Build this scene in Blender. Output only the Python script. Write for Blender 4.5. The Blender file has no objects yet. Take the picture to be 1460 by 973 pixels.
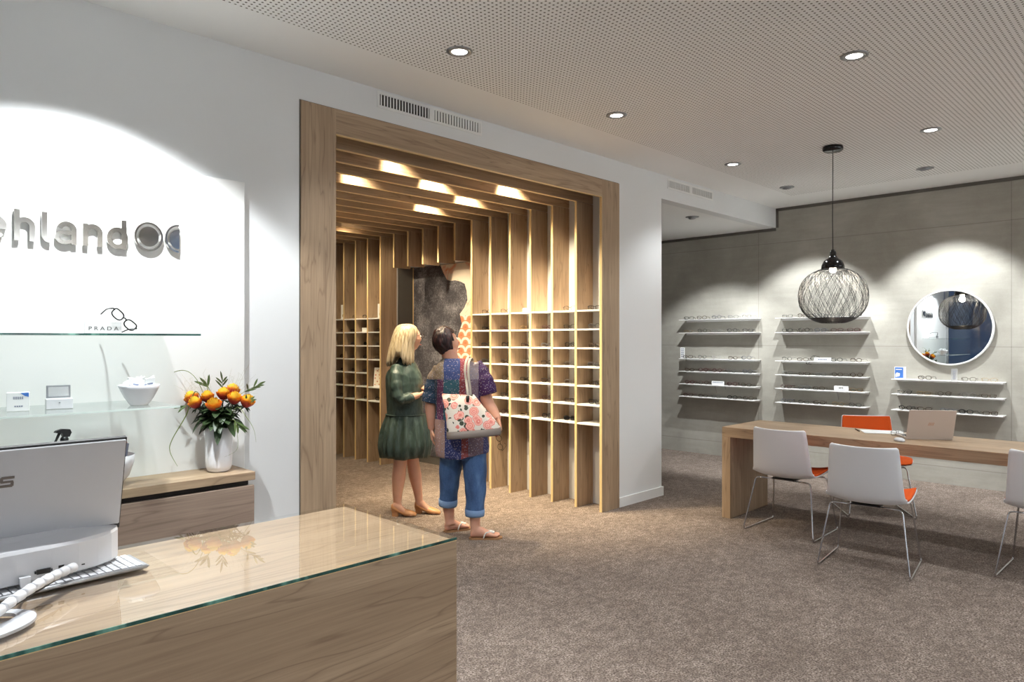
import bpy, bmesh, math, random
from math import sin, cos, pi, radians as rad, sqrt, exp
from mathutils import Vector, Matrix, noise
rng = random.Random(7)
scene = bpy.context.scene
COL = scene.collection
V = Vector
vs_ = scene.view_settings
vs_.view_transform = 'Standard'; vs_.look = 'None'; vs_.exposure = 0.2; vs_.gamma = 1.0; vs_.use_curve_mapping = False

# ------------------------------------------------------------------ helpers
def lin(c):
    return c/12.92 if c <= 0.04045 else ((c+0.055)/1.055)**2.4
def rgb(r, g, b):
    return (lin(r/255), lin(g/255), lin(b/255), 1.0)

class MB:
    def __init__(s):
        s.v = []; s.f = []; s.mi = []; s.sm = []
    def add(s, verts, faces, m=0, smooth=False):
        o = len(s.v)
        s.v += [tuple(p) for p in verts]
        for f in faces:
            s.f.append([i+o for i in f]); s.mi.append(m); s.sm.append(smooth)
        return s
    def box(s, x0, x1, y0, y1, z0, z1, m=0, M=None):
        vs = [V((x, y, z)) for z in (z0, z1) for y in (y0, y1) for x in (x0, x1)]
        if M is not None: vs = [M @ p for p in vs]
        return s.add(vs, [(0, 2, 3, 1), (4, 5, 7, 6), (0, 1, 5, 4), (2, 6, 7, 3), (0, 4, 6, 2), (1, 3, 7, 5)], m)
    def bbox(s, x0, x1, y0, y1, z0, z1, bev=0.003, seg=2, m=0, M=None):
        bm = bmesh.new(); bmesh.ops.create_cube(bm, size=1.0)
        for v in bm.verts:
            v.co = V(((x0+x1)/2+v.co.x*(x1-x0), (y0+y1)/2+v.co.y*(y1-y0), (z0+z1)/2+v.co.z*(z1-z0)))
        bmesh.ops.bevel(bm, geom=list(bm.edges), offset=bev, segments=seg, affect='EDGES', profile=0.5)
        return s.frombm(bm, m, False, M)
    def frombm(s, bm, m=0, smooth=False, M=None):
        bm.verts.ensure_lookup_table(); bm.verts.index_update()
        vs = [(M @ v.co) if M is not None else v.co.copy() for v in bm.verts]
        fs = [[v.index for v in f.verts] for f in bm.faces]
        bm.free()
        return s.add(vs, fs, m, smooth)
    def tube(s, path, r, n=8, m=0, caps=True, closed=False, smooth=True, flat=1.0):
        P = [V(p) for p in path]; k = len(P)
        R = [r]*k if isinstance(r, (int, float)) else list(r)
        T = []
        for i in range(k):
            a = P[(i-1) % k] if (closed or i > 0) else P[i]
            b = P[(i+1) % k] if (closed or i < k-1) else P[i]
            t = b-a
            T.append(t.normalized() if t.length > 1e-9 else V((0, 0, 1)))
        up = V((0, 0, 1)) if abs(T[0].z) < .9 else V((1, 0, 0))
        N = (up - T[0]*up.dot(T[0])).normalized()
        vs = []
        for i in range(k):
            N = (N - T[i]*N.dot(T[i]))
            N = N.normalized() if N.length > 1e-6 else T[i].orthogonal().normalized()
            B = T[i].cross(N)
            for j in range(n):
                a = 2*pi*j/n
                vs.append(P[i]+(N*cos(a)*flat+B*sin(a))*R[i])
        fs = []
        for i in range(k if closed else k-1):
            for j in range(n):
                a = i*n+j; b = i*n+(j+1) % n; i2 = (i+1) % k
                fs.append((a, b, i2*n+(j+1) % n, i2*n+j))
        if caps and not closed:
            fs.append(list(range(n))[::-1]); fs.append([(k-1)*n+j for j in range(n)])
        return s.add(vs, fs, m, smooth)
    def lathe(s, prof, c=(0, 0, 0), n=32, m=0, smooth=True, M=None):
        vs = []; fs = []; k = len(prof)
        for r, z in prof:
            for j in range(n):
                a = 2*pi*j/n; p = V((r*cos(a), r*sin(a), z))
                if M is not None: p = M @ p
                vs.append(p+V(c))
        for i in range(k-1):
            for j in range(n):
                fs.append((i*n+j, i*n+(j+1) % n, (i+1)*n+(j+1) % n, (i+1)*n+j))
        return s.add(vs, fs, m, smooth)
    def disc(s, r, c, n=24, m=0, M=None, flip=False):
        vs = []
        for j in range(n):
            a = 2*pi*j/n; p = V((r*cos(a), r*sin(a), 0))
            if M is not None: p = M @ p
            vs.append(p+V(c))
        return s.add(vs, [list(range(n))[::-1] if flip else list(range(n))], m)
    def loft(s, rings, m=0, smooth=True, caps=True):
        n = len(rings[0]); vs = [p for r in rings for p in r]; fs = []
        for i in range(len(rings)-1):
            for j in range(n):
                fs.append((i*n+j, i*n+(j+1) % n, (i+1)*n+(j+1) % n, (i+1)*n+j))
        if caps:
            fs.append(list(range(n))[::-1]); fs.append([(len(rings)-1)*n+j for j in range(n)])
        return s.add(vs, fs, m, smooth)
    def prism(s, poly, fn, a, b, m=0):
        # fn(p, q, h) -> xyz
        n = len(poly)
        vs = [fn(p, q, a) for p, q in poly]+[fn(p, q, b) for p, q in poly]
        fs = [list(range(n))[::-1], [n+i for i in range(n)]]
        for i in range(n):
            j = (i+1) % n; fs.append((i, j, n+j, n+i))
        return s.add(vs, fs, m)
    def ball(s, c, r, n=16, k=10, m=0, M=None):
        vs = []; fs = []
        rx, ry, rz = (r, r, r) if isinstance(r, (int, float)) else r
        for i in range(k+1):
            t = pi*i/k
            for j in range(n):
                a = 2*pi*j/n
                p = V((rx*sin(t)*cos(a), ry*sin(t)*sin(a), -rz*cos(t)))
                if M is not None: p = M @ p
                vs.append(p+V(c))
        for i in range(k):
            for j in range(n):
                fs.append((i*n+j, i*n+(j+1) % n, (i+1)*n+(j+1) % n, (i+1)*n+j))
        return s.add(vs, fs, m, True)
    def mesh(s, name, mats):
        me = bpy.data.meshes.new(name)
        me.from_pydata(s.v, [], s.f)
        for mm in (mats if isinstance(mats, (list, tuple)) else [mats]): me.materials.append(mm)
        me.polygons.foreach_set('material_index', s.mi)
        me.polygons.foreach_set('use_smooth', s.sm)
        bm = bmesh.new(); bm.from_mesh(me)
        bmesh.ops.remove_doubles(bm, verts=bm.verts, dist=1e-6)
        bmesh.ops.recalc_face_normals(bm, faces=bm.faces)
        bm.to_mesh(me); bm.free(); me.update()
        return me
    def build(s, name, mats, parent=None, loc=None, rot=None):
        return link(name, s.mesh(name, mats), parent, loc, rot)

def link(name, me, parent=None, loc=None, rot=None):
    o = bpy.data.objects.new(name, me); COL.objects.link(o)
    if parent is not None: o.parent = parent
    if loc is not None: o.location = loc
    if rot is not None: o.rotation_euler = rot
    return o
def tag(o, label, cat, group=None, kind=None):
    o['label'] = label; o['category'] = cat
    if group: o['group'] = group
    if kind: o['kind'] = kind
    return o
def thing(name, label, cat, loc=(0, 0, 0), rz=0.0, group=None):
    o = bpy.data.objects.new(name, None); COL.objects.link(o)
    o.empty_display_size = .05
    o.location = loc; o.rotation_euler = (0, 0, rz)
    return tag(o, label, cat, group)
def struct(o):
    o['kind'] = 'structure'; return o
def fuse(mb, name, mat, voxel, parent=None, smooth=6, extra=None):
    me = mb.mesh(name+'_raw', mat)
    o = bpy.data.objects.new('raw', me); COL.objects.link(o)
    m = o.modifiers.new('r', 'REMESH'); m.mode = 'VOXEL'; m.voxel_size = voxel; m.use_smooth_shade = True
    if smooth:
        m2 = o.modifiers.new('s', 'SMOOTH'); m2.factor = .5; m2.iterations = smooth
    dg = bpy.context.evaluated_depsgraph_get()
    new = bpy.data.meshes.new_from_object(o.evaluated_get(dg))
    bpy.data.objects.remove(o)
    new.name = name
    new.materials.clear(); new.materials.append(mat)
    if extra:
        for v in new.vertices: v.co = extra(v.co)
    new.polygons.foreach_set('use_smooth', [True]*len(new.polygons))
    return link(name, new, parent)
def text_mesh(body, size, depth):
    cu = bpy.data.curves.new('txt', 'FONT'); cu.body = body; cu.size = size; cu.extrude = depth; cu.align_x = 'CENTER'
    o = bpy.data.objects.new('txt', cu); COL.objects.link(o)
    dg = bpy.context.evaluated_depsgraph_get()
    me = bpy.data.meshes.new_from_object(o.evaluated_get(dg)); bpy.data.objects.remove(o)
    return me
ORD = ['first', 'second', 'third', 'fourth', 'fifth', 'sixth', 'seventh', 'eighth', 'ninth', 'tenth', 'eleventh', 'twelfth',
       'thirteenth', 'fourteenth', 'fifteenth', 'sixteenth', 'seventeenth', 'eighteenth']

# ------------------------------------------------------------------ materials
class NT:
    def __init__(s, name):
        s.mat = bpy.data.materials.new(name); s.mat.use_nodes = True
        s.t = s.mat.node_tree; s.n = s.t.nodes; s.n.clear()
        s.out = s.n.new('ShaderNodeOutputMaterial')
    def node(s, typ, **kw):
        n = s.n.new(typ)
        for k, v in kw.items(): setattr(n, k, v)
        return n
    def link(s, a, b): s.t.links.new(a, b)
    def set(s, sock, v):
        if hasattr(v, 'is_output'): s.link(v, sock)
        else: sock.default_value = v
    def m(s, op, a, b=None, c=None):
        n = s.node('ShaderNodeMath', operation=op)
        s.set(n.inputs[0], a)
        if b is not None: s.set(n.inputs[1], b)
        if c is not None: s.set(n.inputs[2], c)
        return n.outputs[0]
    def mix(s, fac, a, b, mode='MIX'):
        n = s.node('ShaderNodeMix', data_type='RGBA', blend_type=mode)
        s.set(n.inputs[0], fac); s.set(n.inputs[6], a); s.set(n.inputs[7], b)
        return n.outputs[2]
    def coord(s, scale=(1, 1, 1), which='Object', offset=False):
        tc = s.node('ShaderNodeTexCoord')
        mp = s.node('ShaderNodeMapping'); s.link(tc.outputs[which], mp.inputs[0])
        mp.inputs['Scale'].default_value = scale
        if offset:
            oi = s.node('ShaderNodeObjectInfo')
            cx = s.node('ShaderNodeCombineXYZ')
            for i, k in enumerate((37., 53., 71.)): s.link(s.m('MULTIPLY', oi.outputs['Random'], k), cx.inputs[i])
            s.link(cx.outputs[0], mp.inputs['Location'])
        return mp.outputs[0]
    def sep(s, vec):
        n = s.node('ShaderNodeSeparateXYZ'); s.link(vec, n.inputs[0]); return n.outputs
    def noise(s, vec, scale, detail=4, rough=.55, dist=0.0):
        n = s.node('ShaderNodeTexNoise'); s.link(vec, n.inputs['Vector'])
        n.inputs['Scale'].default_value = scale; n.inputs['Detail'].default_value = detail
        n.inputs['Roughness'].default_value = rough; n.inputs['Distortion'].default_value = dist
        return n.outputs[0]
    def voro(s, vec, scale, feature='F1', rnd=1.0):
        n = s.node('ShaderNodeTexVoronoi', feature=feature); s.link(vec, n.inputs['Vector'])
        n.inputs['Scale'].default_value = scale; n.inputs['Randomness'].default_value = rnd
        return n
    def ramp(s, fac, stops, interp='LINEAR'):
        n = s.node('ShaderNodeValToRGB'); cr = n.color_ramp; cr.interpolation = interp
        while len(cr.elements) < len(stops): cr.elements.new(.5)
        for e, (p, c) in zip(cr.elements, stops): e.position = p; e.color = c
        s.link(fac, n.inputs[0]); return n.outputs[0]
    def bsdf(s, color, rough=.5, metal=0., spec=.5, bump=None, bstr=.2, bdist=.002, **kw):
        b = s.node('ShaderNodeBsdfPrincipled')
        s.set(b.inputs['Base Color'], color); s.set(b.inputs['Roughness'], rough); s.set(b.inputs['Metallic'], metal)
        b.inputs['Specular IOR Level'].default_value = spec
        for k, v in kw.items(): s.set(b.inputs[k.replace('_', ' ')], v)
        if bump is not None:
            n = s.node('ShaderNodeBump'); n.inputs['Strength'].default_value = bstr; n.inputs['Distance'].default_value = bdist
            s.link(bump, n.inputs['Height']); s.link(n.outputs[0], b.inputs['Normal'])
        s.link(b.outputs[0], s.out.inputs[0])
        return s.mat
def plain(name, c, rough=.5, metal=0., spec=.5, var=.04, scale=18, **kw):
    t = NT(name); v = t.coord()
    f = t.noise(v, scale, 3)
    a = tuple(max(0, x*(1-var)) for x in c[:3])+(1,); b = tuple(min(1, x*(1+var)) for x in c[:3])+(1,)
    return t.bsdf(t.mix(f, a, b), rough, metal, spec, **kw)
def wood(name, axis, base, dark, light, rough=.45, gscale=1.0, streak=.55):
    t = NT(name)
    sc = [7.0*gscale]*3; sc['xyz'.index(axis)] = .55*gscale
    v = t.coord(tuple(sc), offset=True)
    n1 = t.noise(v, 1.1, 3, .5, .6)
    fine = [60.0*gscale]*3; fine['xyz'.index(axis)] = 1.6*gscale
    v2 = t.coord(tuple(fine), offset=True)
    n2 = t.noise(v2, 1.6, 4, .65)
    rings = t.m('FRACT', t.m('MULTIPLY', n1, 9.0))
    line = t.ramp(rings, [(0, (1, 1, 1, 1)), (.10, (.25, .25, .25, 1)), (.3, (0, 0, 0, 1)), (.9, (.12, .12, .12, 1)), (1, (1, 1, 1, 1))])
    c = t.mix(n1, base, light)
    big = t.ramp(n1, [(.3, (1, 1, 1, 1)), (.7, (0, 0, 0, 1))])
    c = t.mix(t.m('MULTIPLY', big, .35), c, dark)
    c = t.mix(t.m('MULTIPLY', line, streak), c, dark)
    s2 = t.ramp(n2, [(.36, (1, 1, 1, 1)), (.62, (0, 0, 0, 1))])
    c = t.mix(t.m('MULTIPLY', s2, .32), c, dark)
    return t.bsdf(c, rough, 0, .4, bump=n2, bstr=.05, bdist=.001)
WB, WD, WL = rgb(174, 147, 117), rgb(116, 93, 73), rgb(190, 166, 138)
W = {a: wood('oak_veneer_'+a, a, WB, WD, WL) for a in 'xyz'}
M = {}
M['edge'] = plain('pale_edge_band', rgb(218, 190, 138), .5)
M['cab'] = wood('walnut_veneer', 'x', rgb(150, 128, 112), rgb(104, 86, 75), rgb(166, 146, 130))
M['white'] = plain('white_paint', (.755, .765, .765, 1), .75, 0, .3, .012, 3)
M['panelw'] = plain('white_lacquer', (.82, .82, .80, 1), .5, 0, .4, .01, 3)
M['shelfw'] = plain('white_laminate', (.86, .85, .83, 1), .4, 0, .4, .01)
M['plastic'] = plain('white_plastic', (.64, .64, .66, 1), .32, 0, .5, .01)
M['chairw'] = plain('white_shell_plastic', (.74, .74, .76, 1), .38, 0, .45, .01)
M['silver'] = plain('brushed_silver', rgb(150, 152, 155), .38, .7, .5, .02)
M['monback'] = plain('silver_grey_plastic', rgb(182, 183, 187), .42, .1, .5, .02)
M['alu'] = plain('aluminium', rgb(176, 177, 180), .35, .7)
M['chrome'] = plain('chrome', rgb(214, 215, 218), .08, 1.0, .5, .01)
M['steel'] = plain('polished_steel_letters', rgb(214, 212, 208), .10, 1.0, .5, .01)
M['dark'] = plain('black_plastic', rgb(22, 22, 24), .35)
M['blackgloss'] = plain('black_gloss', rgb(10, 10, 11), .12)
M['void'] = plain('dark_recess', rgb(40, 34, 30), .8)
M['orange'] = plain('orange_upholstery', rgb(206, 84, 28), .8, 0, .2, .08, 120)
M['paper'] = plain('white_paper', (.84, .84, .83, 1), .7, 0, .2, .01)
M['ink'] = plain('black_ink', rgb(25, 25, 27), .6)
M['greyink'] = plain('grey_ink', rgb(120, 126, 150), .6)
M['bluecard'] = plain('blue_card', rgb(70, 120, 200), .5)
M['pinkcard'] = plain('pink_card', rgb(200, 130, 130), .5)
M['laptop'] = plain('champagne_metal', rgb(206, 194, 184), .4, .2, .5, .01)
M['copper'] = plain('copper_logo', rgb(196, 140, 104), .3, .6)
M['ceramic'] = plain('white_ceramic', (.80, .80, .83, 1), .16, 0, .5, .01)
M['stone'] = plain('grey_trim', rgb(96, 92, 86), .7)
M['eye'] = plain('eye_white', (.8, .8, .78, 1), .2)
M['iris'] = plain('eye_iris', rgb(60, 70, 80), .2)
M['lip'] = plain('lip', rgb(176, 96, 90), .45)
M['skin'] = plain('skin', rgb(214, 164, 138), .5, 0, .35, .06, 25, Subsurface_Weight=.12)
M['skin2'] = plain('warm_skin', rgb(208, 156, 132), .5, 0, .35, .08, 25, Subsurface_Weight=.12)
M['tan'] = plain('tan_leather', rgb(196, 142, 96), .4, 0, .4, .05)
M['wleather'] = plain('white_leather', rgb(225, 220, 212), .4)
M['sole'] = plain('cork_sole', rgb(150, 110, 74), .7)
M['taupe'] = plain('taupe_leather', rgb(116, 105, 98), .5)
M['gfoil'] = plain('silver_mirror_lining', rgb(196, 200, 200), .25, .8)
def emit(name, c, s):
    t = NT(name); e = t.node('ShaderNodeEmission'); e.inputs[0].default_value = c; e.inputs[1].default_value = s
    t.link(e.outputs[0], t.out.inputs[0]); return t.mat
M['lamp'] = emit('lamp_lens', (1, .97, .92, 1), 9)
M['bulb'] = emit('warm_bulb', (1, .9, .75, 1), 14)
def clear(name, tint, ior=1.5, rough=0.0, base=.0, diff=0.0, dcol=(.8, .85, .84, 1)):
    t = NT(name)
    tr = t.node('ShaderNodeBsdfTransparent'); tr.inputs[0].default_value = tint
    gl = t.node('ShaderNodeBsdfGlossy'); gl.inputs['Roughness'].default_value = rough
    fr = t.node('ShaderNodeFresnel'); ge = t.node('ShaderNodeNewGeometry')
    t.link(t.m('ADD', ior, t.m('MULTIPLY', ge.outputs['Backfacing'], 1/ior-ior)), fr.inputs[0])
    fac = t.m('ADD', fr.outputs[0], base)
    mx = t.node('ShaderNodeMixShader'); t.link(fac, mx.inputs[0]); t.link(tr.outputs[0], mx.inputs[1]); t.link(gl.outputs[0], mx.inputs[2])
    o = mx.outputs[0]
    if diff:
        d = t.node('ShaderNodeBsdfDiffuse'); d.inputs[0].default_value = dcol
        m2 = t.node('ShaderNodeMixShader'); m2.inputs[0].default_value = diff
        t.link(o, m2.inputs[1]); t.link(d.outputs[0], m2.inputs[2]); o = m2.outputs[0]
    t.link(o, t.out.inputs[0]); return t.mat
M['glasstop'] = clear('clear_glass', (.975, .985, .98, 1), 1.5, .0, .07)
M['pane'] = clear('window_glass', (.9, .93, .94, 1), 1.45)
M['lens'] = clear('demo_lens', (.93, .94, .94, 1), 1.45)
M['sunlens'] = clear('dark_lens', (.12, .12, .13, 1), 1.5, .0, .04)
M['frost'] = clear('satin_glass', (.93, .96, .95, 1), 1.45, .05, .0, .05, (.82, .87, .85, 1))
M['acryl'] = clear('acrylic', (.93, .93, .93, 1), 1.4, .1, .0, .35, (.75, .76, .76, 1))
M['mirror'] = plain('mirror_silver', (.90, .92, .93, 1), .0, 1.0, .5, .0)
t = NT('glass_edge_green'); M['gedge'] = t.bsdf(t.ramp(t.noise(t.coord((9, 2, 2)), 1.4, 3), [(.3, rgb(24, 52, 48)), (.52, rgb(48, 92, 84)), (.66, rgb(116, 168, 152))]), .08, 0, .8)

# carpet
t = NT('carpet'); v = t.coord()
a = t.noise(v, 105, 3, .75); b = t.noise(v, 21, 5, .65); c = t.noise(v, 4.5, 4, .6)
col = t.ramp(a, [(.36, rgb(72, 61, 54)), (.47, rgb(126, 112, 102)), (.62, rgb(182, 168, 157))])
col = t.mix(t.m('MULTIPLY', t.ramp(b, [(.40, (1, 1, 1, 1)), (.58, (0, 0, 0, 1))]), .5), col, rgb(84, 72, 64))
col = t.mix(t.m('MULTIPLY', t.ramp(c, [(.42, (1, 1, 1, 1)), (.60, (0, 0, 0, 1))]), .30), col, rgb(92, 79, 71))
M['carpet'] = t.bsdf(col, .95, 0, .1, bump=a, bstr=.9, bdist=.008)
# concrete
t = NT('fair_faced_concrete'); v = t.coord()
a = t.noise(v, 1.6, 6, .6, .4); b = t.noise(t.coord((3, 2, 14)), 1.2, 4, .6); c = t.noise(v, 60, 3, .6)
col = t.ramp(a, [(.3, rgb(150, 146, 136)), (.7, rgb(182, 178, 168))])
col = t.mix(t.m('MULTIPLY', t.ramp(b, [(.4, (1, 1, 1, 1)), (.65, (0, 0, 0, 1))]), .3), col, rgb(142, 138, 128))
col = t.mix(t.m('MULTIPLY', c, .25), col, rgb(190, 186, 176))
s = t.sep(v)
ln = t.m('ADD', t.m('COMPARE', t.m('MODULO', t.m('ADD', s[2], .42), 1.25), .6, .004), t.m('COMPARE', t.m('MODULO', t.m('ADD', s[1], 10.), 2.6), 1.0, .004))
col = t.mix(t.m('MULTIPLY', ln, .45), col, rgb(120, 116, 108))
M['concrete'] = t.bsdf(col, .8, 0, .25, bump=c, bstr=.1)
# perforated ceiling
t = NT('perforated_ceiling'); v = t.coord(); s = t.sep(v)
S_ = .0275
fx = t.m('SUBTRACT', t.m('FRACT', t.m('DIVIDE', t.m('ADD', s[0], 20.), S_)), .5); fy = t.m('SUBTRACT', t.m('FRACT', t.m('DIVIDE', t.m('ADD', s[1], 20.), S_)), .5)
d = t.m('SQRT', t.m('ADD', t.m('MULTIPLY', fx, fx), t.m('MULTIPLY', fy, fy)))
hole = t.m('LESS_THAN', d, .215)
inside = t.m('MULTIPLY', t.m('LESS_THAN', s[0], 7.74), t.m('LESS_THAN', s[1], 3.31))
hole = t.m('MULTIPLY', hole, inside)
M['ceil'] = t.bsdf(t.mix(hole, (.88, .885, .875, 1), rgb(116, 114, 109)), .85, 0, .2)
M['ceilplain'] = plain('ceiling_paint', (.88, .885, .875, 1), .85, 0, .2, .01, 3)
# mural
t = NT('damask_print'); v = t.coord(); s = t.sep(v)
wp = t.noise(v, 9, 2)
cy = t.m('ADD', t.m('MULTIPLY', s[1], 4.5), t.m('MULTIPLY', wp, .22)); cz = t.m('ADD', t.m('MULTIPLY', s[2], 3.2), t.m('MULTIPLY', wp, .22))
w1 = t.m('MULTIPLY', t.m('SINE', t.m('MULTIPLY', cy, 2*pi)), t.m('SINE', t.m('MULTIPLY', cz, 2*pi)))
w2 = t.m('SINE', t.m('ADD', t.m('MULTIPLY', w1, 9.), t.m('MULTIPLY', t.noise(v, 22, 3), 9.)))
nz = t.noise(v, 150, 3, .7); n3 = t.noise(v, 5, 4, .6)
k = t.m('ADD', t.m('MULTIPLY', w2, .035), t.m('ADD', t.m('MULTIPLY', nz, .9), t.m('MULTIPLY', n3, .7)))
col = t.ramp(k, [(.5, rgb(36, 34, 38)), (.82, rgb(84, 82, 88)), (1.0, rgb(160, 158, 164))])
M['damask'] = t.bsdf(col, .6, 0, .3)
t = NT('orange_scales'); v = t.coord(); s = t.sep(v)
zz = t.m('ADD', t.m('MULTIPLY', s[2], 11.), 40.); row = t.m('FLOOR', zz)
yy = t.m('ADD', t.m('MULTIPLY', s[1], 7.), t.m('MULTIPLY', t.m('MODULO', row, 2.), .5))
fa = t.m('SUBTRACT', t.m('FRACT', t.m('ADD', yy, 20.)), .5); fb = t.m('FRACT', zz)
d = t.m('SQRT', t.m('ADD', t.m('MULTIPLY', fa, fa), t.m('MULTIPLY', t.m('MULTIPLY', fb, fb), .45)))
sc = t.ramp(d, [(.0, rgb(226, 120, 80)), (.33, rgb(236, 160, 120)), (.4, rgb(250, 240, 228)), (.55, rgb(250, 240, 228)), (.62, rgb(230, 150, 110))])
plainc = t.ramp(t.noise(v, 4, 4, .6, 1.0), [(.35, rgb(236, 150, 110)), (.5, rgb(248, 232, 212)), (.7, rgb(240, 226, 208))])
M['koi'] = t.bsdf(t.mix(t.m('LESS_THAN', s[2], 1.78), plainc, sc), .5, 0, .3)
# hair
def hairmat(name, a, b, c):
    t = NT(name); v = t.coord((55, 55, 3.5)); n = t.noise(v, 1.6, 4, .6)
    return t.bsdf(t.ramp(n, [(.32, a), (.5, b), (.7, c)]), .38, 0, .5, bump=n, bstr=.6, bdist=.004)
M['blond'] = hairmat('blond_hair', rgb(132, 112, 84), rgb(190, 172, 138), rgb(222, 208, 180))
M['brown'] = hairmat('dark_red_brown_hair', rgb(16, 9, 10), rgb(34, 17, 18), rgb(74, 36, 36))
# clothes
t = NT('dark_green_cloth'); v = t.coord((10, 10, 3)); n = t.noise(v, 2.2, 4, .6, .8)
M['green'] = t.bsdf(t.ramp(n, [(.3, rgb(40, 54, 48)), (.55, rgb(60, 77, 70)), (.75, rgb(84, 101, 94))]), .42, 0, .5, bump=n, bstr=.5, bdist=.02)
t = NT('blue_denim'); v = t.coord((6, 6, 2.4)); n = t.noise(v, 2.0, 4, .6); n2 = t.noise(t.coord((260, 260, 90)), 1, 2)
col = t.mix(t.m('MULTIPLY', n2, .4), t.ramp(n, [(.3, rgb(34, 54, 94)), (.55, rgb(58, 88, 132)), (.75, rgb(92, 122, 164))]), rgb(110, 136, 172))
M['denim'] = t.bsdf(col, .8, 0, .2, bump=n, bstr=.6, bdist=.02)
M['cuff'] = plain('pale_denim', rgb(112, 136, 170), .8, 0, .2, .15, 90)
t = NT('patchwork_cloth'); v = t.coord(); s = t.sep(v)
wob = t.m('MULTIPLY', t.m('SUBTRACT', t.noise(v, 6, 2), .5), .03)
u = t.m('ADD', s[0], wob)
f = t.m('ADD', t.m('MULTIPLY', u, 2.0), .5)
up = t.ramp(f, [(0, rgb(120, 108, 96)), (.16, rgb(120, 110, 98)), (.225, rgb(54, 70, 122)), (.465, rgb(140, 64, 74)), (.60, rgb(150, 138, 142)), (.74, rgb(74, 50, 88))], 'CONSTANT')
lo = t.ramp(f, [(0, rgb(40, 60, 84)), (.12, rgb(92, 52, 84)), (.225, rgb(46, 88, 104)), (.465, rgb(122, 58, 66)), (.56, rgb(116, 98, 112)), (.74, rgb(70, 42, 88))], 'CONSTANT')
hp = t.ramp(f, [(0, rgb(150, 120, 112)), (.18, rgb(140, 116, 108)), (.25, rgb(48, 54, 96)), (.5, rgb(128, 66, 64)), (.60, rgb(108, 90, 100)), (.82, rgb(62, 66, 110)), (.92, rgb(130, 36, 78))], 'CONSTANT')
zc = t.m('ADD', s[2], wob)
col = t.mix(t.m('GREATER_THAN', zc, 1.2), lo, up)
col = t.mix(t.m('LESS_THAN', zc, .90), col, hp)
vo = t.voro(v, 75); dots = t.m('LESS_THAN', vo.outputs['Distance'], .30)
dcol = t.mix(vo.outputs['Color'], rgb(214, 196, 184), rgb(90, 110, 170))
col = t.mix(t.m('MULTIPLY', dots, .55), col, dcol)
M['patch'] = t.bsdf(col, .75, 0, .25)
t = NT('rose_print_canvas'); v = t.coord()
vo = t.voro(v, 14, rnd=.85); dd = t.m('ADD', vo.outputs['Distance'], t.m('MULTIPLY', t.noise(v, 50, 2), .16))
petal = t.ramp(t.m('FRACT', t.m('MULTIPLY', dd, 6.)), [(0, rgb(226, 116, 108)), (.6, rgb(240, 166, 152)), (1, rgb(250, 206, 190))])
lf = t.voro(v, 24); leaf = t.m('MULTIPLY', t.m('LESS_THAN', lf.outputs['Distance'], .40), t.m('GREATER_THAN', t.noise(v, 17, 1), .46))
col = t.mix(leaf, rgb(226, 216, 204), rgb(70, 76, 62))
col = t.mix(t.m('LESS_THAN', dd, .56), col, petal)
M['rosebag'] = t.bsdf(col, .6, 0, .3)
# flowers
t = NT('rose_petals'); tc = t.coord(); s = t.sep(tc)
f = t.m('ADD', t.m('MULTIPLY', s[2], 17.), t.m('MULTIPLY', t.noise(tc, 40, 3), .5))
M['petal'] = t.bsdf(t.ramp(f, [(.22, rgb(150, 42, 44)), (.52, rgb(200, 72, 48)), (.72, rgb(242, 140, 26)), (.92, rgb(254, 206, 64))]), .5, 0, .3)
M['leaf'] = plain('rose_leaf', rgb(46, 64, 34), .45, 0, .5, .25, 30)
M['leaf2'] = plain('slender_leaf', rgb(86, 104, 58), .5, 0, .4, .2, 30)
M['grassb'] = plain('grass_blade', rgb(128, 142, 78), .5, 0, .4, .15, 30)
M['dry'] = plain('dry_panicle', rgb(176, 170, 140), .7)
FR = {'black': plain('frame_black', rgb(24, 22, 24), .25), 'tortoiseshell': plain('frame_tortoise', rgb(66, 48, 36), .25, 0, .5, .5, 160),
      'silver': plain('frame_silver', rgb(150, 150, 155), .25, .8), 'gold': plain('frame_gold', rgb(176, 140, 86), .25, .8),
      'grey': plain('frame_grey', rgb(92, 94, 102), .3), 'wine red': plain('frame_wine', rgb(78, 30, 36), .3), 'clear': plain('frame_clear', rgb(206, 200, 194), .25)}
# ------------------------------------------------------------------ camera
PHI = rad(44.736)
HC = 1.5
cam = bpy.data.cameras.new('camera'); co = bpy.data.objects.new('camera', cam); COL.objects.link(co)
co.location = (0, 0, HC); co.rotation_euler = (rad(90), 0, PHI-rad(90))
cam.sensor_width = 36; cam.lens = 1007.4/1460*36; cam.shift_y = (484.9-486.5)/1460
cam.clip_start = .02; cam.clip_end = 200
scene.camera = co
R_ = V((sin(PHI), -cos(PHI), 0)); F_ = V((cos(PHI), sin(PHI), 0)); RZ = PHI-rad(90)

# ------------------------------------------------------------------ shell
Y0, X1, XB, ZC, ZS = 3.775, 8.385, 4.905, 3.10, 2.865
XW = -.75           # storefront plane
YR = -3.2
YE = 9.2
struct(MB().box(XW-.1, X1+.2, YR-.1, YE+.1, -.12, 0).build('floor', M['carpet']))
struct(MB().box(XW-.1, X1+.2, YR-.1, Y0, ZC, ZC+.15).build('ceiling', M['ceil']))
b = MB(); b.box(5.30, X1, Y0+.12, YE, ZS, ZS+.12)
struct(b.build('ceiling_alcove', M['ceilplain']))
struct(MB().box(1.9, 5.30, Y0+.12, YE, 2.99, 3.11).build('ceiling_passage', M['ceilplain']))
PX0, PX1, PZ = 2.056, 5.161, 2.897
b = MB(); b.box(XW, PX0, Y0, Y0+.12, 0, ZC); b.box(PX0, PX1, Y0, Y0+.12, PZ, ZC); b.box(PX1, 5.86, Y0, Y0+.12, 0, ZC)
b.box(5.86, X1, Y0, Y0+.12, ZS, ZC)
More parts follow.
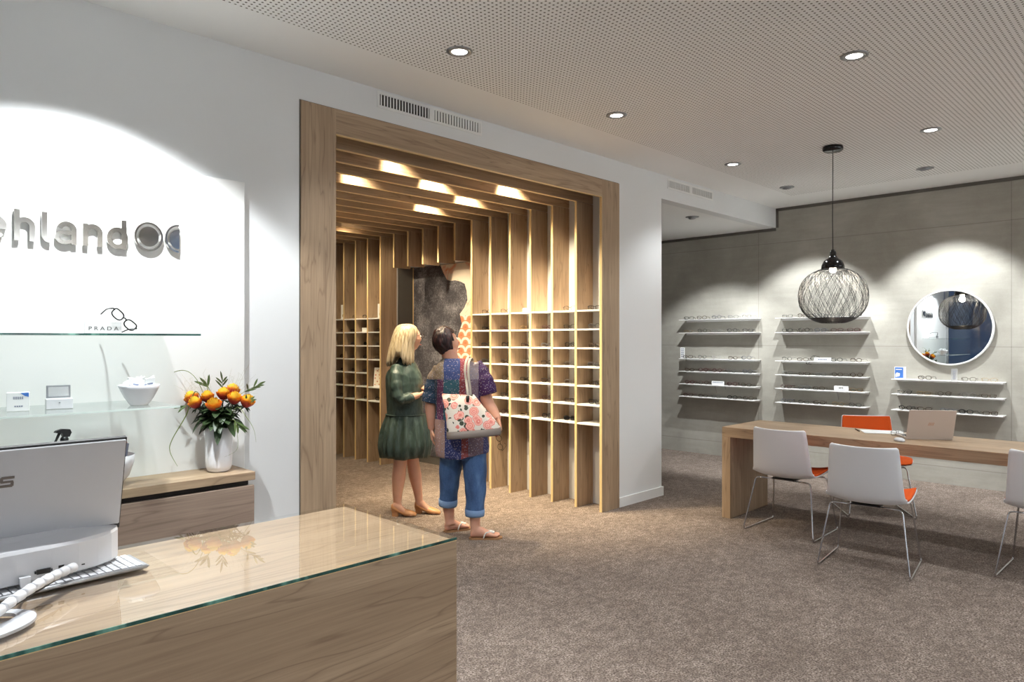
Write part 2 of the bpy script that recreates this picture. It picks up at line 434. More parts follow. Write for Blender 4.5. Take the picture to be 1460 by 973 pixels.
struct(b.build('wall_left', M['white']))
# block wall between passage and alcove with its niche
b = MB(); b.box(5.40, 5.86, Y0+.12, YE, 0, ZS); b.box(5.141, 5.40, Y0+.12, 5.465, 0, 2.99); b.box(5.141, 5.40, 7.075, YE, 0, 2.99); b.box(5.141, 5.40, 5.465, 7.075, 2.40, 2.99)
struct(b.build('wall_partition', M['white']))
b = MB(); b.box(5.15, 5.40, 7.06, 7.075, 0, 2.40)
struct(b.build('trim_1', M['stone']))
struct(MB().box(1.9, 2.0, Y0+.12, YE, 0, 2.99).build('wall_passage', M['white']))
struct(MB().box(1.9, X1+.1, YE, YE+.1, 0, 3.11).build('wall_end', M['white']))
struct(MB().box(X1, X1+.2, YR-.1, YE+.1, 0, ZC).build('wall_back', M['concrete']))
b = MB(); b.box(XW, 2.35, YR-.1, YR, 0, ZC); b.box(2.35, 3.70, YR-.1, YR, 3.09, ZC); b.box(3.70, 5.4, YR-.1, YR, 3.09, ZC); b.box(3.70, 5.4, YR-.1, YR, 0, .5); b.box(5.4, X1, YR-.1, YR, 0, ZC)
struct(b.build('wall_right', M['white']))
d1 = MB(); d1.box(2.36, 3.69, YR-.08, YR-.03, 0, 3.08)
d1 = struct(d1.build('door_1', M['stone']))
MB().tube([(2.95, YR-.03, 1.05), (2.95, YR+.03, 1.05), (3.07, YR+.03, 1.05)], .01, 8).build('door_handle', M['chrome'], d1)
b = MB(); b.box(3.70, 5.4, YR-.07, YR-.02, .5, .56); b.box(3.70, 5.4, YR-.07, YR-.02, 3.03, 3.09); b.box(3.70, 3.76, YR-.07, YR-.02, .56, 3.03); b.box(5.34, 5.4, YR-.07, YR-.02, .56, 3.03); b.box(4.53, 4.57, YR-.07, YR-.02, .56, 3.03)
w2 = struct(b.build('window_2', M['alu']))
MB().box(3.76, 5.34, YR-.05, YR-.04, .56, 3.03).build('pane', M['pane'], w2)
# dark grey strip standing in for the shaded gap atop the concrete wall
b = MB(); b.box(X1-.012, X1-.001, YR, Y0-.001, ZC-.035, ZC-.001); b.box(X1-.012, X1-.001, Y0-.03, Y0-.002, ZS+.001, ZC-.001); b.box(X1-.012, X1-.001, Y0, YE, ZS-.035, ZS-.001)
struct(b.build('trim_shadow_gap', M['stone']))
b = MB(); b.box(PX1+.002, 5.875, Y0-.015, Y0-.001, 0, .085)
b.box(5.861, 5.875, Y0, YE, 0, .085)
struct(b.build('baseboard_left', M['panelw']))
# storefront behind the camera (seen in the mirror)
wf = MB()
for y in (-3.15, -1.6, -.1, 1.6, 3.72): wf.box(XW-.05, XW+.03, y-.035, y+.035, 0, ZC)
for z in (.05, 2.35, 3.07): wf.box(XW-.05, XW+.03, -3.15, 3.72, z-.04, z+.04)
w1 = struct(wf.build('window_1', M['alu']))
pn = MB().box(XW-.015, XW-.005, -3.15, 3.72, .08, 3.04).build('pane', M['pane'], w1)
# dusk street outside
t = NT('pavement'); M['pave'] = t.bsdf(t.mix(t.noise(t.coord(), 8, 4), rgb(90, 92, 96), rgb(120, 122, 126)), .8)
struct(MB().box(-30, XW-.1, -20, 24, -.3, -.05).build('ground_outside', M['pave']))
fb = MB(); fb.box(-14, -12, -20, 24, 0, 9)
for z in (2.9, 3.5, 6.2): fb.box(-12, -11.85, -20, 24, z, z+.22)
struct(fb.build('exterior_building', plain('rendered_facade', rgb(150, 158, 170), .8)))
# ------------------------------------------------------------------ portal frame
pf = thing('portal_frame', 'wide oak veneer frame around the opening to the ribbed passage', 'door frame', (0, 0, 0))
y0, y1 = Y0-.012, Y0+.012
MB().box(PX0, 2.286, y0, y1, 0, PZ).build('jamb', W['z'], pf)
jb = MB().box(XB+.004, PX1, y0, y1, 0, PZ).build('jamb', W['z'], pf)
hd_ = MB().box(2.286, XB+.004, y0, y1, 2.746, PZ).build('header', W['x'], pf)
MB().box(XB, XB+.004, y0-.001, y1+.001, 0, 2.742).build('edge_band', M['edge'], jb)
MB().box(2.286, XB, y0-.001, y1+.001, 2.742, 2.746).build('edge_band', M['edge'], hd_)
gp = MB(); gp.box(PX0-.006, PX0, Y0-.002, Y0, 0, PZ+.006); gp.box(PX0, PX1, Y0-.002, Y0, PZ, PZ+.006)
struct(gp.build('trim_3', M['stone']))
# ------------------------------------------------------------------ ribs: racks and ceiling beams
YK = [3.775] + [4.045+.2745*(k-1) for k in range(1, 18)]
YK = [3.775, 4.045, 4.330, 4.605, 4.880, 5.157, 5.441, 5.710, 5.985, 6.256, 6.530, 6.802, 7.075, 7.345, 7.614, 7.882, 8.152, 8.424]
TH = .022
def upright(parent, y, z0, z1, name='upright', x0=XB, x1=5.14):
    u = MB().box(x0+.004, x1, y, y+TH, z0, z1).build(name, W['z'], parent)
    MB().box(x0, x0+.004, y-.001, y+TH+.001, z0, z1).build('edge_band', M['edge'], u)
    return u
for k in range(1, 18):
    y = YK[k]
    bm_ = thing('ceiling_beam', 'oak slat beam across the passage ceiling, %s in from the portal header' % ORD[k-1], 'beam', (2.0, y, 2.742), 0, 'slat beams across the passage ceiling')
    bb = MB().box(.001, 5.14-2.0, 0, TH, .004, .247).build('beam_board', W['x'], bm_)
    MB().box(.001, XB-2.0, -.001, TH+.001, 0, .004).build('edge_band', M['edge'], bb)
    if 7 <= k <= 11:
        st = MB().box(XB-2.0+.004, 3.14, .0, TH, -.396, .003).build('drop_board', W['z'], bm_)
        MB().box(XB-2.0, XB-2.0+.004, -.001, TH+.001, -.396, .003).build('edge_band', M['edge'], st)
rackA = thing('display_rack', 'tall oak pigeonhole rack with white shelves, just inside the portal', 'display rack', (0, 0, 0), 0, 'oak pigeonhole racks')
rackB = thing('display_rack', 'tall oak pigeonhole rack with white shelves, deep in the passage past the mural', 'display rack', (0, 0, 0), 0, 'oak pigeonhole racks')
for k in range(1, 7): upright(rackA, YK[k], 0, 2.742)
for k in range(12, 18): upright(rackB, YK[k], 0, 2.742)
ROWZ = [1.768, 1.600, 1.432, 1.264, 1.096, .928, .760]
def shelf(parent, ya, yb, z):
    MB().box(XB+.003, 5.139, ya+.0005, yb-.0005, z-.014, z).build('shelf', M['shelfw'], parent)
for k in range(6):
    ya = (YK[k]+TH) if k else y1+.001
    for z in ROWZ: shelf(rackA, ya, YK[k+1], z)
for k in range(12, 17):
    for r, z in enumerate(ROWZ):
        if k == 12 and r == 4: continue
        shelf(rackB, YK[k]+TH, YK[k+1], z)
# ------------------------------------------------------------------ mural
mu = thing('mural_panel', 'grey damask wall picture with orange scales in the niche between the racks', 'wall picture', (0, 0, 0))
MB().box(5.372, 5.399, 5.468, 7.04, .10, 2.39).build('panel', M['damask'], mu)
MB().box(5.366, 5.399, 7.04, 7.052, .10, 2.39).build('edge_trim', M['edge'], mu)
koi = [(6.52, 2.389), (6.46, 2.289), (6.398, 2.21), (6.33, 2.19), (6.255, 2.193), (6.16, 2.175), (6.083, 2.143), (6.05, 2.06), (6.035, 1.956), (6.09, 1.87), (6.168, 1.799),
       (6.132, 1.685), (6.193, 1.564), (6.23, 1.418), (6.21, 1.255), (6.1, 1.05), (5.9, .92), (5.47, .9), (5.47, 2.389)]
MB().prism(koi, lambda p, q, h: (h, p, q), 5.372, 5.369).build('fish_figure', M['koi'], mu)
b = MB(); b.box(5.38, 5.40, 5.468, 7.06, 0, .10)
struct(b.build('baseboard_niche', M['stone']))

# ------------------------------------------------------------------ lights
def spot(name, loc, target, power, size, blend=.5, color=(.955, 1, 1.02), r=.035, parent=None):
    l = bpy.data.lights.new(name, 'SPOT'); l.energy = power; l.spot_size = rad(size); l.spot_blend = blend
    l.color = color; l.shadow_soft_size = r
    o = bpy.data.objects.new(name, l); COL.objects.link(o); o.location = loc
    o.rotation_euler = (V(target)-V(loc)).to_track_quat('-Z', 'Y').to_euler()
    return o
def downlight(x, y, label, tilt=None, z=ZC):
    d = thing('downlight', label, 'ceiling light', (x, y, z), 0, 'recessed ceiling downlights')
    MB().lathe([(.073, 0), (.073, -.005), (.047, -.008), (.043, -.002), (.043, 0)], n=32).build('trim_ring', M['silver'], d)
    if tilt is None:
        MB().lathe([(.043, -.002), (.043, -.004), (.0, -.004)], n=32).build('lens', M['lamp'], d)
    else:
        Q = V((0, 0, -1)).rotation_difference(V(tilt).normalized()).to_matrix().to_4x4()
        h = MB().lathe([(.0, .028), (.03, .026), (.043, .004), (.043, -.014), (.036, -.016), (.034, -.010)], n=28, M=Q).build('lamp_head', M['silver'], d)
        MB().lathe([(.034, -.0105), (.0, -.0105)], n=28, M=Q).build('lens', M['lamp'], h)
    return d
DL = [(2.575, 2.961, 'lit recessed downlight near the passage wall, the one above the counter end'), (4.175, 1.428, 'large lit recessed downlight nearest the pendant on the open side of the ceiling'),
      (4.091, 3.007, 'lit recessed downlight in line with the portal, before the white pier'), (6.060, 1.520, 'lit recessed downlight over the long timber table'),
      (5.977, 3.095, 'lit recessed downlight beside the smaller slotted vent')]
MAIN = 54.; WASH = 215.
for x, y, l in DL:
    downlight(x, y, l); spot('downlight_beam', (x, y, ZC-.012), (x, y, 0), MAIN*(1.6 if x > 6.03 else 1), 118, .55)
TL = [(7.384, 1.899, (.42, .0, -.90), 'tilted recessed spot facing the round mirror wall'), (7.281, 3.162, (.42, .10, -.90), 'tilted recessed spot at the inner corner of the perforated ceiling')]
for x, y, t_, l in TL:
    downlight(x, y, l, t_)
    spot('spot_beam', (x+t_[0]*.03, y+t_[1]*.03, ZC-.035), (x+t_[0], y+t_[1], ZC+t_[2]), WASH, 74, .45)
downlight(6.971, 4.094, 'tilted recessed spot in the lower alcove soffit', (.5, .18, -.85), ZS)
spot('spot_beam', (6.99, 4.10, ZS-.03), (7.49, 4.28, ZS-.88), WASH*.7, 74, .45)
# unseen ceiling lamps; the counter lamp and the room downlights are added fill
spot('spot_beam', (.86, 3.02, ZC-.012), (.86, 3.02, 0), 250., 113, .22)
spot('downlight_beam', (1.15, 2.45, ZC-.012), (1.0, 2.25, 0), 235., 80, .6)  # unseen lamp added to brighten the counter top
for x, y in ((2.6, 0.0), (4.2, -.2), (6.1, -.1), (-.4, .2), (2.6, -1.8), (5.0, -1.8)):
    spot('downlight_beam', (x, y, ZC-.012), (x, y, 0), MAIN, 118, .55)  # unseen downlights added for general fill light
spot('spot_beam', (7.40, .45, ZC-.035), (7.82, .45, 2.2), WASH, 74, .45)
for x in (-.4, 1.2, 2.8, 4.4, 6.0, 7.6):   # unseen lamps added on the opposite wall for ambient bounce
    spot('fill_beam', (x, -2.35, ZC-.012), (x, -3.2, 1.7), 370., 120, .6, (.955, 1, 1.03), .06)
# passage spots between the beams
WARM = (1, .83, .57)
for x, k in ((2.994, 2), (4.234, 2), (3.621, 3), (3.001, 4), (4.240, 4), (4.212, 6)):
    y = YK[k]-.095
    d = thing('passage_spot', 'small warm spot hidden in front of the %s passage beam, %s the rack' % (ORD[k-1], 'away from' if x < 3.5 else 'towards'), 'ceiling light', (x, y, 2.989), 0, 'small warm spots between the passage beams')
    MB().lathe([(.045, 0), (.045, -.02), (.036, -.022), (.034, -.006)], n=24).build('trim_ring', M['silver'], d)
    MB().lathe([(.034, -.007), (.0, -.007)], n=24).build('lens', M['lamp'], d)
    spot('spot_beam', (x, y, 2.962), (x+(.6 if x > 3.5 else .9), y+.12, 1.4), 230. if x > 3.5 else 115., 84 if x > 3.5 else 72, .8, WARM, .03)
for (x, y) in ((4.25, 6.9), (4.25, 7.7), (3.3, 6.2)):
    spot('spot_beam', (x, y-.08, 2.962), (x+.7, y, 1.3), 170., 96, .8, WARM)
spot('spot_beam', (4.3, 6.1, 2.73), (5.37, 6.1, 1.50), 90., 60, .6, WARM)
w = bpy.data.worlds.new('dusk'); scene.world = w; w.use_nodes = True
w.node_tree.nodes['Background'].inputs[0].default_value = (.20, .34, .62, 1)
w.node_tree.nodes['Background'].inputs[1].default_value = .55
# ------------------------------------------------------------------ vents
def vent(x0, xm0, xm1, x1, z0, z1, label, dark):
    v = thing('air_vent', label, 'air vent', (x0, Y0, z0), 0, 'slotted wall vents under the ceiling')
    b = MB(); L = x1-x0; h = z1-z0
    fr = MB(); e = .018
    fr.box(-e, L+e, -.004, -.0005, -e, 0); fr.box(-e, L+e, -.004, -.0005, h, h+e); fr.box(-e, 0, -.004, -.0005, 0, h); fr.box(L, L+e, -.004, -.0005, 0, h); fr.box(xm0-x0, xm1-x0, -.004, -.0005, 0, h)
    fr.build('frame', M['panelw'], v)
    MB().box(0, L, -.001, -.0004, 0, h).build('backing', M['void'], v)
    for a, c, w_ in ((0, xm0-x0, .35), (xm1-x0, L, .62)):
        n = 17
        for i in range(n):
            xx = a+(c-a)*(i+.5)/n; ww = (c-a)/n*(w_ if dark else .55)/2
            MB().box(xx-ww, xx+ww, -.006, -.001, 0, h).build('slat', M['panelw'], v)
vent(2.608, 3.012, 3.055, 3.478, 3.000, 3.070, 'white slotted air vent above the portal header', True)
vent(5.982, 6.374, 6.428, 6.828, 2.995, 3.060, 'white slotted air vent on the bulkhead above the alcove', False)
# ------------------------------------------------------------------ wall panel and sign
pb = MB().bbox(XW+.02, 1.706, 3.735, 3.774, .70, 2.357, .004).build('wall_panel', M['panelw'])
tag(pb, 'white lacquered back panel carrying the steel sign and the glass shelves', 'wall panel')
SY = 3.733
sign = thing('logo_sign', 'polished steel lettering with two lens rings on the white back panel', 'sign', (0, SY, 0))
ZB = 1.937; XH = .104; AS = .137; SWD = .0215; DEP = .014
_e = [0]
def PR(poly, b):
    _e[0] = (_e[0]+1) % 40; e = _e[0]*2e-5
    b.prism(poly, lambda p, q, h: (p, h, q), -.004-DEP-e, -.004+e)
def bar(b, x0, x1, z0, z1): PR([(x0, z0), (x1, z0), (x1, z1), (x0, z1)], b)
def arc(b, cx, cz, rx, rz, a0, a1, w, n=22):
    for i in range(n):
        t0 = rad(a0+(a1-a0)*i/n); t1 = rad(a0+(a1-a0)*(i+1)/n)
        PR([(cx+rx*cos(t0), cz+rz*sin(t0)), (cx+rx*cos(t1), cz+rz*sin(t1)), (cx+(rx-w)*cos(t1), cz+(rz-w)*sin(t1)), (cx+(rx-w)*cos(t0), cz+(rz-w)*sin(t0))], b)
def letter(b): b.build('letter', M['steel'], sign)
b = MB(); cx = .636-.05; cz = ZB+.052
arc(b, cx, cz, .05, .052, 0, 318, SWD); bar(b, cx-.045, cx+.048, cz-.009, cz+.009); letter(b)
def arch(b, x0, x1): # n-shaped shoulder
    r = (x1-x0)/2; bar(b, x0, x0+SWD, ZB, ZB+XH); arc(b, x0+r, ZB+XH-r, r, r, 0, 180, SWD); bar(b, x1-SWD, x1, ZB, ZB+XH-r)
b = MB(); arch(b, .661, .739); bar(b, .6612, .661+SWD-.0002, ZB+XH-.001, ZB+AS); letter(b)
b = MB(); bar(b, .764, .764+SWD, ZB+.03, ZB+AS); arc(b, .764+.032, ZB+.032, .032, .032, 180, 275, SWD); letter(b)
b = MB(); x0, x1_ = .815, .901; bar(b, x1_-SWD, x1_, ZB, ZB+.066); arc(b, x1_-.040, ZB+.064, .040, .040, 0, 160, SWD); arc(b, x0+.038, ZB+.031, .038, .032, 40, 330, .018); bar(b, x0+.036, x1_-.01, ZB+.045, ZB+.063); letter(b)
b = MB(); arch(b, .926, 1.008); letter(b)
b = MB(); arc(b, 1.026+.046, ZB+.049, .046, .052, 0, 360, SWD, 36); bar(b, 1.111-SWD, 1.111, ZB-.002, ZB+AS); letter(b)
cz = 2.008
b = MB(); arc(b, 1.212, cz, .066, .071, 0, 360, .009, 48); b.build('ring', M['steel'], sign)
def disc(b, cx, rx, rz, cut=None, n=44):
    pts = []
    for i in range(n):
        a = 2*pi*i/n; x = cx+rx*cos(a)
        if cut is not None and x > cut: x = cut
        pts.append((x, cz+rz*sin(a)))
    PR(pts, b)
b = MB(); disc(b, 1.212, .046, .049); b.build('disc', M['steel'], sign)
c2 = 1.354
b = MB(); arc(b, c2, cz+.004, .066, .071, 90, 270, .009, 28); b.build('ring', M['steel'], sign)
b = MB(); disc(b, c2, .046, .049, 1.356); b.build('disc', M['steel'], sign)
# glass shelves on the panel
g1 = MB().bbox(-.6, 1.285, 3.265, 3.734, 1.519, 1.527, .001, 1).build('glass_shelf', M['frost'])
tag(g1, 'upper glass shelf at eye height under the steel sign', 'shelf', 'glass shelves on the white panel')
MB().box(-.6, 1.285, 3.262, 3.2645, 1.519, 1.527).build('front_edge', M['gedge'], g1)
g2 = MB().bbox(-.6, 1.195, 3.265, 3.734, 1.199, 1.207, .001, 1).build('glass_shelf', M['frost'])
tag(g2, 'lower glass shelf carrying the small cartons and packet bowl', 'shelf', 'glass shelves on the white panel')
MB().box(-.6, 1.195, 3.262, 3.2645, 1.199, 1.207).build('front_edge', plain('pale_glass_edge', rgb(196, 208, 202), .2), g2)
# ------------------------------------------------------------------ sideboard
sb = thing('sideboard', 'low oak sideboard with thick top under the glass shelves', 'cabinet', (0, 0, 0))
MB().bbox(XW+.1, 1.632, 3.452, 3.734, .790, .831, .002).build('top_board', W['x'], sb)
MB().box(XW+.1, 1.605, 3.475, 3.734, .765, .789).build('recess', M['void'], sb)
MB().box(XW+.1, 1.600, 3.475, 3.734, .0, .764).build('body', M['cab'], sb)
for i, (a, c) in enumerate(((XW+.1, .0), (.005, .60), (.605, 1.628))):
    MB().bbox(a, c, 3.454, 3.474, .43, .764, .002).build('drawer_front', M['cab'], sb)
    MB().bbox(a, c, 3.454, 3.474, .08, .424, .002).build('drawer_front', M['cab'], sb)
# ------------------------------------------------------------------ reception counter
ct = thing('reception_counter', 'oak reception counter with clear glass top in the foreground', 'counter', (0, 0, 0))
CX, CY0, CY1, CZ = 1.568, 1.817, 2.513, .831
MB().bbox(XW+.05, CX, CY0, CY0+.03, 0, CZ-.0110, .0015).build('front_panel', W['x'], ct)
MB().bbox(CX-.03, CX-.001, CY0+.031, CY1, 0, CZ-.0110, .0015).build('side_panel', W['y'], ct)
MB().box(XW+.05, CX-.031, CY0+.031, CY1, CZ-.04, CZ-.0110).build('top_board', W['x'], ct)
MB().box(XW+.05, CX, CY0, CY0+.003, CZ-.0108, CZ-.0087).build('edge_strip', M['edge'], ct)
gt = MB().add([V((XW+.05, CY0+.003, CZ)), V((CX-.001, CY0+.003, CZ)), V((CX-.001, CY1, CZ)), V((XW+.05, CY1, CZ)), V((CX-.001, CY0+.003, CZ-.0085)), V((CX-.001, CY1, CZ-.0085))], [(0, 1, 2, 3), (1, 4, 5, 2)]).build('glass_top', M['glasstop'], ct)
b = MB(); b.box(XW+.05, CX, CY0, CY0+.003, CZ-.0085, CZ); 
b.build('glass_edge', M['gedge'], gt)
# ------------------------------------------------------------------ consulting table and chairs
tb = thing('consulting_table', 'long oak waterfall table with slab legs', 'table', (0, 0, 0))
TZ = .765
MB().bbox(5.495, 6.20, -.35, 2.945, TZ-.083, TZ, .002).build('tabletop', W['y'], tb)
MB().bbox(5.495, 6.20, 2.870, 2.945, 0, TZ-.0835, .002).build('leg', W['z'], tb)
MB().bbox(5.495, 6.20, -.35, -.275, 0, TZ-.0835, .002).build('leg', W['z'], tb)

# shell chair, local: faces +x, centre of the four feet at the origin
PROF = [(.235, .435), (.215, .452), (.15, .452), (.06, .444), (-.04, .434), (-.12, .430), (-.175, .440), (-.205, .470), (-.222, .53), (-.236, .61), (-.250, .70), (-.262, .775), (-.268, .812)]
def catmull(P, n):
    out = []; P = [V(p) for p in P]; k = len(P)
    for i in range(k-1):
        p0 = P[max(0, i-1)]; p1 = P[i]; p2 = P[i+1]; p3 = P[min(k-1, i+2)]
        for j in range(n):
            t = j/n
            out.append(.5*((2*p1)+(p2-p0)*t+(2*p0-5*p1+4*p2-p3)*t*t+(3*p1-p0-3*p2+p3)*t**3))
    out.append(P[-1]); return out
def chair_surface(off, inset, thick):
    pr = catmull([(a, b, 0) for a, b in PROF], 4); n = len(pr); NT_ = 18
    def width(i):
        t = i/(n-1)
        w = .235+.02*sin(pi*min(1, t/.55)) if t < .55 else .235-.035*((t-.55)/.45)
        if t < .1: w -= .03*(1-t/.1)**2
        if t > .96: w -= .010*((t-.96)/.04)**2
        return w-inset
    i0 = 0; rows = []
    for i in range(n):
        a = pr[max(0, i-1)]; b = pr[min(n-1, i+1)]; tn = V((b.x-a.x, 0, b.y-a.y)).normalized(); nn = V((tn.z, 0, -tn.x))
        # nn points to the sitter's side
        if nn.z < 0 and i < n//2: nn = -nn
        if i >= n//2 and nn.x < 0: nn = -nn
        t = i/(n-1); row = []
        for j in range(NT_+1):
            s = -1+2*j/NT_; w = width(i)
            bow = .020*s*s*(1 if t < .5 else 1.6) + .012*abs(s)**4
            row.append((V((pr[i].x, s*w, pr[i].y))+nn*bow, nn))
        rows.append(row)
    if inset: rows = rows[1:-1]
    vs = []; fs = []; m = len(rows); c = NT_+1
    for o in (off, off+thick):
        for r in rows:
            for p, nn in r: vs.append(p+nn*o)
    L = m*c
    for i in range(m-1):
        for j in range(NT_):
            a = i*c+j
            fs.append((a, a+1, a+c+1, a+c)); fs.append((L+a, L+a+c, L+a+c+1, L+a+1))
    bd = [j for j in range(c)]+[i*c+c-1 for i in range(1, m)]+[(m-1)*c+j for j in range(c-2, -1, -1)]+[i*c for i in range(m-2, 0, -1)]
    for a, b in zip(bd, bd[1:]+bd[:1]): fs.append((a, L+a, L+b, b))
    return MB().add(vs, fs, 0, True)
sh_me = chair_surface(0, 0, .009).mesh('shell', M['chairw'])
pad_me = chair_surface(.0095, .006, .012).mesh('seat_pad', M['orange'])
def smooth_corner(P, r=.03, n=5):
    P = [V(p) for p in P]; out = [P[0]]
    for i in range(1, len(P)-1):
        a = (P[i-1]-P[i]); b = (P[i+1]-P[i]); ra = min(r, a.length*.45, b.length*.45)
        s = P[i]+a.normalized()*ra; e = P[i]+b.normalized()*ra
        for j in range(n+1):
            t = j/n; out.append(s*(1-t)**2+P[i]*2*t*(1-t)+e*t*t)
    out.append(P[-1]); return out
fm = []
for sg in (-1, 1):
    fm.append(MB().tube(smooth_corner([(-.13, sg*.06, .414), (-.155, sg*.215, .414), (-.255, sg*.272, .009), (.255, sg*.262, .009), (.165, sg*.212, .420), (.12, sg*.06, .418)], .028), .0060, 10).mesh('leg_frame', M['chrome']))
cb_me = MB().tube([(-.13, -.075, .414), (-.13, .075, .414)], .007, 8).tube([(.12, -.075, .418), (.12, .075, .418)], .007, 8).mesh('under_brace', M['chrome'])
bk_me = MB().bbox(-.15, .15, -.09, .09, .4145, .424, .003).mesh('seat_plate', M['dark'])
def chair(x, y, rz, label):
    c = thing('shell_chair', label, 'chair', (x, y, 0), rz, 'white shell chairs with orange pads')
    link('shell', sh_me, c); link('seat_pad', pad_me, c); link('leg_frame', fm[0], c); link('leg_frame', fm[1], c); link('under_brace', cb_me, c); link('seat_plate', bk_me, c)
chair(5.51, 2.36, .0, 'white shell chair with orange pad nearest the slab leg of the table')
chair(5.05, 1.625, .12, 'white shell chair pulled out furthest from the table, second from its slab leg')
chair(5.55, .700, .0, 'white shell chair with orange pad cut off by the picture edge')
chair(6.60, 2.10, rad(180+35)-.02, 'chair on the far side of the table showing its orange pad, by the wall shelves')
# ------------------------------------------------------------------ laptop, paper, pen, mouse on the table
LA = rad(180+35.6)
lp = thing('laptop', 'open champagne laptop with copper logo on its lid, on the table', 'laptop', (5.860, 1.480, TZ+.001), LA)
# local: user faces... screen hinge at x=0, keyboard deck toward -x (the far side)
MB().bbox(-.225, .0, -.160, .160, 0, .014, .003).build('base', M['laptop'], lp)
b = MB()
for r in range(5):
    for c in range(13): b.box(-.075-.022*r, -.058-.022*r, -.14+.0215*c, -.122+.0215*c, .014, .0155)
b.build('keyboard', M['dark'], lp)
TL_ = Matrix.Translation((.004, 0, .012)) @ Matrix.Rotation(rad(17), 4, 'Y')
lid = MB().bbox(-.006, .0, -.160, .160, 0, .218, .0025, M=TL_).build('lid', M['laptop'], lp)
MB().box(-.0068, -.0062, -.150, .150, .012, .206, M=TL_).build('screen', M['blackgloss'], lid)
b = MB()
for i in range(4):
    b.prism([(-.022+.010*i, .098), (-.0185+.010*i, .098), (-.0105+.010*i, .122), (-.014+.010*i, .122)], lambda p, q, h: TL_ @ V((h, p*1., q)), .0002, .0008)
b.build('logo', M['copper'], lid)
pp = thing('paper_sheet', 'white paper sheet lying on the table beside the laptop', 'paper', (6.06, 1.86, TZ+.001), rad(28))
MB().bbox(-.105, .105, -.148, .148, 0, .004, .001, 1).build('sheet_stack', M['paper'], pp)
pn_ = thing('pen', 'brown pen on the table next to the paper', 'pen', (6.035, 2.045, TZ+.006), rad(32))
MB().tube([(-.07, 0, 0), (.05, 0, 0), (.066, 0, 0)], [.0045, .0045, .001], 8).build('barrel', FR['tortoiseshell'], pn_)
MB().tube([(-.075, 0, 0), (-.07, 0, 0)], .0047, 8).build('cap_end', M['dark'], pn_)
ms = thing('mouse', 'small white computer mouse near the table edge', 'computer mouse', (5.615, 1.610, TZ+.001), rad(40))
MB().lathe([(.0, 0), (.030, .0), (.033, .006), (.030, .016), (.018, .024), (.0, .026)], n=24, M=Matrix.Scale(1.6, 4, (1, 0, 0))).build('shell', M['plastic'], ms)

# ------------------------------------------------------------------ eyeglasses
LENS = {'rect': (.0255, .0170, 4.0), 'round': (.0235, .0215, 2.0), 'cat': (.0265, .0190, 2.6), 'soft': (.0255, .0195, 2.8)}
_gc = {}
def gmeshes(style, color, thick, dark=False):
    key = (style, color, thick, dark)
    if key in _gc: return _gc[key]
    a, b_, p = LENS[style]; zc = b_+thick
    def pt(s, t):
        c, d = cos(t), sin(t)
        x = a*abs(c)**(2/p)*(1 if c >= 0 else -1); z = b_*abs(d)**(2/p)*(1 if d >= 0 else -1)
        if style == 'cat' and x > 0: z += .006*(x/a)**2*(1 if z > -.004 else .2)
        return V((s*(.0345+x), -.004*(x/a)**2*-.6, zc+z))
    N = 22; f = MB(); 
    for s in (-1, 1): f.tube([pt(s, 2*pi*i/N) for i in range(N)], thick, 5, closed=True)
    f.tube([(-.0105, 0, zc+.004), (-.004, -.001, zc+.008), (.004, -.001, zc+.008), (.0105, 0, zc+.004)], thick, 5)
    for s in (-1, 1): f.tube([(s*(.0345+a), .001, zc+b_*.45), (s*.067, .006, zc+b_*.45)], thick*1.1, 5)
    me = f.mesh('eyeglasses', FR[color]); le = []; te = []
    for s in (-1, 1):
        poly = [pt(s, 2*pi*i/N) for i in range(N)]
        le.append(MB().add(poly, [list(range(N))]).mesh('lens', M['sunlens'] if dark else M['lens']))
        zt = zc+b_*.45
        te.append(MB().tube([(s*.067, .005, zt), (s*.068, .05, zt), (s*.067, .100, zt-.002), (s*.064, .122, zt-.012), (s*.061, .140, max(.004, zt-.030))], thick*.95, 5).mesh('temple', FR[color]))
    _gc[key] = (me, le, te); return _gc[key]
GL_STYLES = ['rect', 'round', 'soft', 'cat', 'rect', 'soft']
GL_COLORS = ['black', 'tortoiseshell', 'silver', 'grey', 'black', 'tortoiseshell', 'grey', 'gold', 'black', 'silver', 'tortoiseshell', 'wine red']
def glasses(loc, rz, label, group, style=None, color=None, thick=None, dark=False, rot=None):
    style = style or rng.choice(GL_STYLES); color = color or rng.choice(GL_COLORS)
    thick = thick or (.0015 if color in ('silver', 'gold') else rng.choice((.0022, .0030)))
    me, le, te = gmeshes(style, color, thick, dark)
    o = link('eyeglasses', me, None, loc, rot or (0, 0, rz))
    tag(o, label.replace('@', color), 'eyeglasses', group)
    for m_ in le: link('lens', m_, o)
    for m_ in te: link('temple', m_, o)
    return o
ROWN = ['top', 'second', 'third', 'fourth', 'fifth', 'sixth', 'lowest']
